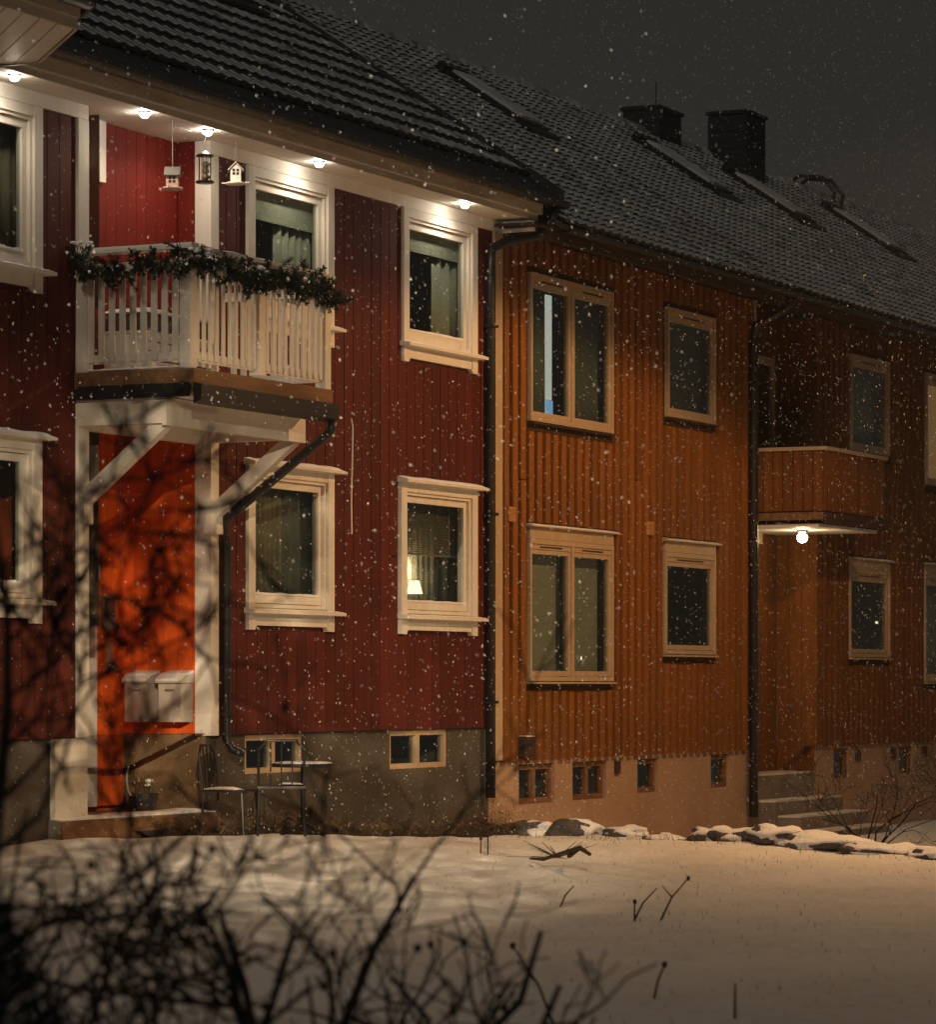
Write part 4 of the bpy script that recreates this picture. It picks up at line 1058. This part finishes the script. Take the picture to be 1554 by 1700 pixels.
for k in range(700):
    sx_ = rng.choice(stones); x = sx_[0]+rng.gauss(0, .35); y = sx_[1]+rng.gauss(0, .35); z0 = gh(x, y)-.01; L_ = rng.uniform(.04, .16); a = rng.uniform(0, 6.28)
    p = Vector((x, y, z0)); q = p+Vector((math.cos(a)*.7, math.sin(a)*.7, 1)).normalized()*L_; s_ = Vector((-math.sin(a), math.cos(a), 0))*.004
    mb.poly([tuple(p-s_), tuple(p+s_), tuple(q)])
tag(mb.build('dried_perennials', M['dry']), 'withered leaves and stems of last summer along the foundation', kind='stuff')
mb = MB()
for k in range(5200):
    x = rng.uniform(12, 33); y = rng.uniform(-13, -.8)
    if mnoise.noise(Vector((x*.5, y*.5, 9))) < rng.uniform(-.35, .5): continue
    z0 = gh(x, y)-.01; L_ = rng.uniform(.015, .06); a = rng.uniform(0, 6.28)
    p = Vector((x, y, z0)); q = p+Vector((math.cos(a)*.5, math.sin(a)*.5, 1)).normalized()*L_; s_ = Vector((-math.sin(a), math.cos(a), 0))*.003
    mb.poly([tuple(p-s_), tuple(p+s_), tuple(q)])
tag(mb.build('grass_blades', M['dry']), 'grass tips poking through the thin snow', kind='stuff')

def weed(x, y, h, lb, seed, lean=(.3, -.1), head=True):
    r2 = random.Random(seed)
    t = thing('dead_weed', lb, 'weed', (x, y, gz(x, y)), 'dead weeds sticking out of the snow')
    mb = MB(); L_ = Vector((lean[0], lean[1], 0))*h
    p1 = L_*.45+Vector((0, 0, h*.55)); p2 = L_+Vector((0, 0, h))
    mb.tube([(0, 0, -.03), tuple(p1), tuple(p2)], [.007, .006, .004], 5); mb.build('stem', M['twig'], t)
    if head:
        mb = MB(); mb.blob(tuple(p2), (.013, .013, .016), seed, .4, 2, 7, 5); mb.build('seed_head', M['twig'], t)
    if seed % 2:
        mb = MB(); mb.tube([tuple(p1), tuple(p1+Vector((-.12*h*3, .1*h, h*.3)))], [.005, .003], 4); mb.build('side_stem', M['twig'], t)
weed(20.15, -6.66, .12, 'short straight dead stem with a dark head in the middle of the snow', 2, (.0, 0))
weed(20.2, -6.80, .26, 'leaning dead stem ending in a bent flower head', 3, (.55, -.55))
weed(20.15, -6.64, .20, 'thin forked dead stem leaning over the short one', 4, (.6, -.6), False)
weed(21.3, -5.62, .14, 'thin slanted dead twig left of the forked stems', 6, (.5, -.6), False)
weed(25.3, -3.2, .22, 'upright dead stalk with two dark heads behind the fallen branch', 8, (.05, 0))
weed(25.8, -2.9, .12, 'short dead stalk with a round dark head left of the taller stalk', 10, (0, 0))
weed(14.7, -9.46, .16, 'straight dark stub standing in the snow near the picture bottom', 12, (.02, 0), False)
weed(13.69, -9.05, .38, 'tall drooping dead stalk arching over the snow in front', 13, (-.3, .45))
weed(15.2, -8.85, .16, 'bent dead stub left of the straight stub', 14, (.2, -.3))
t = thing('fallen_branch', 'broken forked branch lying on the bright snow', 'branch', (23.9, -4.43, gz(23.9, -4.43)+.03))
mb = MB(); mb.tube([(.35, .05, .06), (.1, -.15, .14), (-.05, -.3, .10)], [.018, .02, .014], 6); mb.tube([(.1, -.15, .14), (.2, .2, .04), (.45, .42, .03)], [.016, .014, .008], 6); mb.build('limb', M['twig'], t)
mb = MB()
for k in range(12):
    b = Vector((.15, .05, .06)); d = Vector((rng.uniform(-.2, .35), rng.uniform(-.3, .4), rng.uniform(-.03, .14))); mb.tube([tuple(b), tuple(b+d)], [.006, .002], 4)
mb.build('twigs', M['twig'], t)

# ---------------------------------------------------------------- shrubs and trees
def grow(mb, p, d, L, r, lev, r2, up=.15, wander=.28, kids=(3, 5), spread=.75, sides=5, minr=.0027):
    n = 4 if lev > 0 else 3
    pts = [p.copy()]; rad = [r]; dd = d.copy()
    for i in range(n):
        dd = (dd + Vector((r2.gauss(0, 1), r2.gauss(0, 1), r2.gauss(0, 1)))*wander + Vector((0, 0, up))).normalized()
        pts.append(pts[-1]+dd*(L/n)); rad.append(max(minr, r*(1-.6*(i+1)/n)))
    mb.tube([tuple(q) for q in pts], rad, sides if lev > 0 else 4, cap=False)
    if lev <= 0: return
    k = r2.randint(*kids)
    for i in range(k):
        t = r2.uniform(.25, 1.0); j = min(int(t*n), n-1); f = t*n-j
        q = pts[j].lerp(pts[j+1], f); rr = rad[j]+(rad[j+1]-rad[j])*f
        ax = (pts[j+1]-pts[j]).normalized()
        o = Vector((r2.gauss(0, 1), r2.gauss(0, 1), r2.gauss(0, .7))); o = (o-ax*o.dot(ax)).normalized()
        nd = (ax*(1-spread*.5)+o*spread).normalized()
        grow(mb, q, nd, L*r2.uniform(.45, .75), max(minr, rr*.62), lev-1, r2, up, wander, kids, spread, sides, minr)
def shrub(name, lb, cat, x, y, h, stems, seed, rad=.014, lev=3, m='bark', spread=.55, group=None, z=None, lean=(0, 0), heads=0, up=.12, kids=(2, 4)):
    r2 = random.Random(seed)
    t = thing(name, lb, cat, (x, y, (gh(x, y) if z is None else z)-.03), group)
    tips = []
    for k in range(stems):
        a = 6.28*k/stems+r2.uniform(-.5, .5); sp = r2.uniform(.1, spread)
        mb = MB(); d = Vector((math.cos(a)*sp+lean[0], math.sin(a)*sp+lean[1], 1)).normalized()
        grow(mb, Vector((math.cos(a)*.05, math.sin(a)*.05, 0)), d, h*r2.uniform(.75, 1.0), rad*r2.uniform(.7, 1.2), lev, r2, up, .34, kids)
        tips += [mb.v[i] for i in range(len(mb.v)-4, 0, -max(1, len(mb.v)//9))]
        mb.build('stem', M[m], t)
    for q in range(min(heads, len(tips))):
        mb = MB(); p = r2.choice(tips); mb.blob(p, (.012, .012, .014), q, .4, 2, 7, 5); mb.build('seed_head', M[m], t)
    return t
GS = 'bare shrubs in the foreground'
shrub('bare_shrub', 'dark bare shrub with a thick forked stem in front of the bright snow', 'shrub', 9.13, -10.19, 1.08, 4, 11, 0.026, group=GS, lev=3, heads=14, spread=.5, kids=(2, 3))
shrub('bare_shrub', 'bare shrub with upright stems right of the thick forked one', 'shrub', 9.70, -10.46, 0.92, 5, 22, 0.018, group=GS, lev=3, heads=10, spread=.45, kids=(1, 3))
shrub('bare_shrub', 'tangled bare shrub left of the thick forked one', 'shrub', 8.64, -10.10, 1.10, 4, 33, 0.017, group=GS, lev=3, heads=6, spread=.75, kids=(2, 3))
shrub('bare_shrub', 'dense twiggy shrub beside the black evergreen at lower left', 'shrub', 8.17, -10.04, 1.25, 4, 44, 0.017, group=GS, lev=3, spread=.7, kids=(2, 3))
shrub('bare_shrub', 'low brambly shrub in the gap between the two forked shrubs', 'shrub', 9.05, -10.48, 0.75, 4, 88, 0.012, group=GS, lev=2, heads=5, spread=.8, kids=(2, 4))
shrub('bare_shrub', 'thin dead shrub with drooping stems at the right end of the thicket', 'shrub', 10.19, -10.56, 0.62, 4, 55, 0.011, group=GS, lev=2, m='twig', heads=6, spread=.9, up=.0, kids=(1, 3))
shrub('bare_shrub', 'low leafless shrub beside the concrete steps of the far house', 'shrub', 36.9, -2.4, 1.0, 9, 66, .012, 3, 'bark', spread=.8)
shrub('bare_shrub', 'taller leafless shrub at the right picture edge before the far house', 'shrub', 37.3, -3.6, 1.1, 7, 77, .012, 3, 'bark', spread=.8)
def tree(lb, x, y, h, seed, r=.10, lean=(0, 0), limbs=9, llen=1.9, zlo=.25, name='bare_tree', dirs=None, kids=(3, 5)):
    r2 = random.Random(seed); t = thing(name, lb, 'tree', (x, y, gh(x, y)-.05), 'bare trees at the left edge')
    mb = MB(); pts = []
    for i in range(9):
        q = i/8; pts.append((lean[0]*h*q+.05*r2.gauss(0, 1)*q, lean[1]*h*q+.05*r2.gauss(0, 1)*q, h*q))
    mb.tube(pts, [r*(1.5 if i == 0 else 1)*(1-.75*i/8) for i in range(9)], 9); mb.build('trunk', M['bark'], t, smooth=True)
    for k in range(limbs):
        q = zlo+(.98-zlo)*k/limbs; i = min(int(q*8), 7); p = Vector(pts[i]).lerp(Vector(pts[i+1]), q*8-i)
        a = r2.uniform(0, 6.28) if not dirs else r2.choice(dirs)+r2.gauss(0, .45)
        d = Vector((math.cos(a), math.sin(a), r2.uniform(.2, .8))).normalized()
        mb = MB(); grow(mb, p, d, llen*(1.1-.55*q)*r2.uniform(.8, 1.1), r*.36*(1.15-.7*q), 3, r2, .05, .2, kids, .8, minr=.004); mb.build('limb', M['bark'], t)
tree('tall bare tree outside the left picture edge casting branch shadows on the entrance', 3.15, -12.85, 7.2, 5, .07, (.02, -.03), 16, 2.0, .74, dirs=[-1.0, -1.5, -.6, -2.0, -.2], kids=(3, 5))
tree('bare young tree at the left picture edge behind the evergreen', 7.73, -10.06, 1.95, 9, .032, (.02, -.02), 11, .85, .2, dirs=[-.9, -1.3, -.6], kids=(2, 4))
# black evergreen, close to the camera at lower left
t = thing('juniper_bush', 'black evergreen bush filling the lower left corner', 'bush', (6.23, -10.86, -.1))
r2 = random.Random(3); mb = MB(); mb.tube([(0, 0, 0), (.0, .05, .7), (.02, .1, 1.7)], [.09, .07, .03], 8); mb.build('trunk', M['bark'], t)
mb = MB()
for k in range(11000):
    a = r2.uniform(0, 6.28); zz = r2.random()**1.1*1.30; rr = (.74*(1-zz/1.55))*math.sqrt(r2.random())
    c = Vector((rr*math.cos(a), rr*math.sin(a), zz)); d = Vector((math.cos(a)*.6, math.sin(a)*.6, r2.uniform(.2, 1.2))).normalized(); s_ = d.orthogonal().normalized()*.008
    L_ = r2.uniform(.04, .10); mb.poly([tuple(c-s_), tuple(c+s_), tuple(c+d*L_)])
mb.build('foliage', M['juniper'], t)

# ---------------------------------------------------------------- falling snow
mb = MB(); r2 = random.Random(99)
NF = 88000
fall = Vector((.25, -.15, -1)).normalized()
for k in range(NF):
    x = r2.uniform(12, 47); y = r2.uniform(-14.0, -.12); z = r2.uniform(.1, 10.5)
    if math.hypot(x, y+15.2) < 17 or (Vector((x, y, z))-STREET_AT).length < 3.4: continue
    d = (fall+Vector((r2.gauss(0, .35), r2.gauss(0, .35), r2.gauss(0, .35)))).normalized()
    u = d.orthogonal().normalized(); v = d.cross(u)
    a = r2.choice((.0022, .0026, .003, .0036, .0046)); l = a*r2.uniform(1.3, 3.2)
    c = Vector((x, y, z)); n0 = len(mb.v)
    mb.v += [tuple(c+d*l), tuple(c+u*a), tuple(c+v*a*.7), tuple(c-u*a), tuple(c-v*a*.7), tuple(c-d*l)]
    for i in range(4):
        mb.f.append((n0, n0+1+i, n0+1+(i+1) % 4)); mb.m.append(0); mb.f.append((n0+5, n0+1+(i+1) % 4, n0+1+i)); mb.m.append(0)
tag(mb.build('falling_snow', M['flake'], smooth=True), 'snowflakes drifting down in front of the houses', kind='stuff')

# ---------------------------------------------------------------- snowy night air
hz = MB(); hz.box(-170, 270, -170, 170, -3, 12.5)
hm = bpy.data.materials.new('snow_haze'); hm.use_nodes = True
hn = hm.node_tree; hn.nodes.clear(); ho = hn.nodes.new('ShaderNodeOutputMaterial'); hv = hn.nodes.new('ShaderNodeVolumePrincipled')
hv.inputs['Color'].default_value = (.8, .8, .8, 1); hv.inputs['Density'].default_value = .0010; hv.inputs['Anisotropy'].default_value = .2
hn.links.new(hv.outputs[0], ho.inputs['Volume'])
tag(hz.build('haze', hm), 'thin haze of fine snow in the night air', kind='stuff')
sc.cycles.volume_bounces = 0
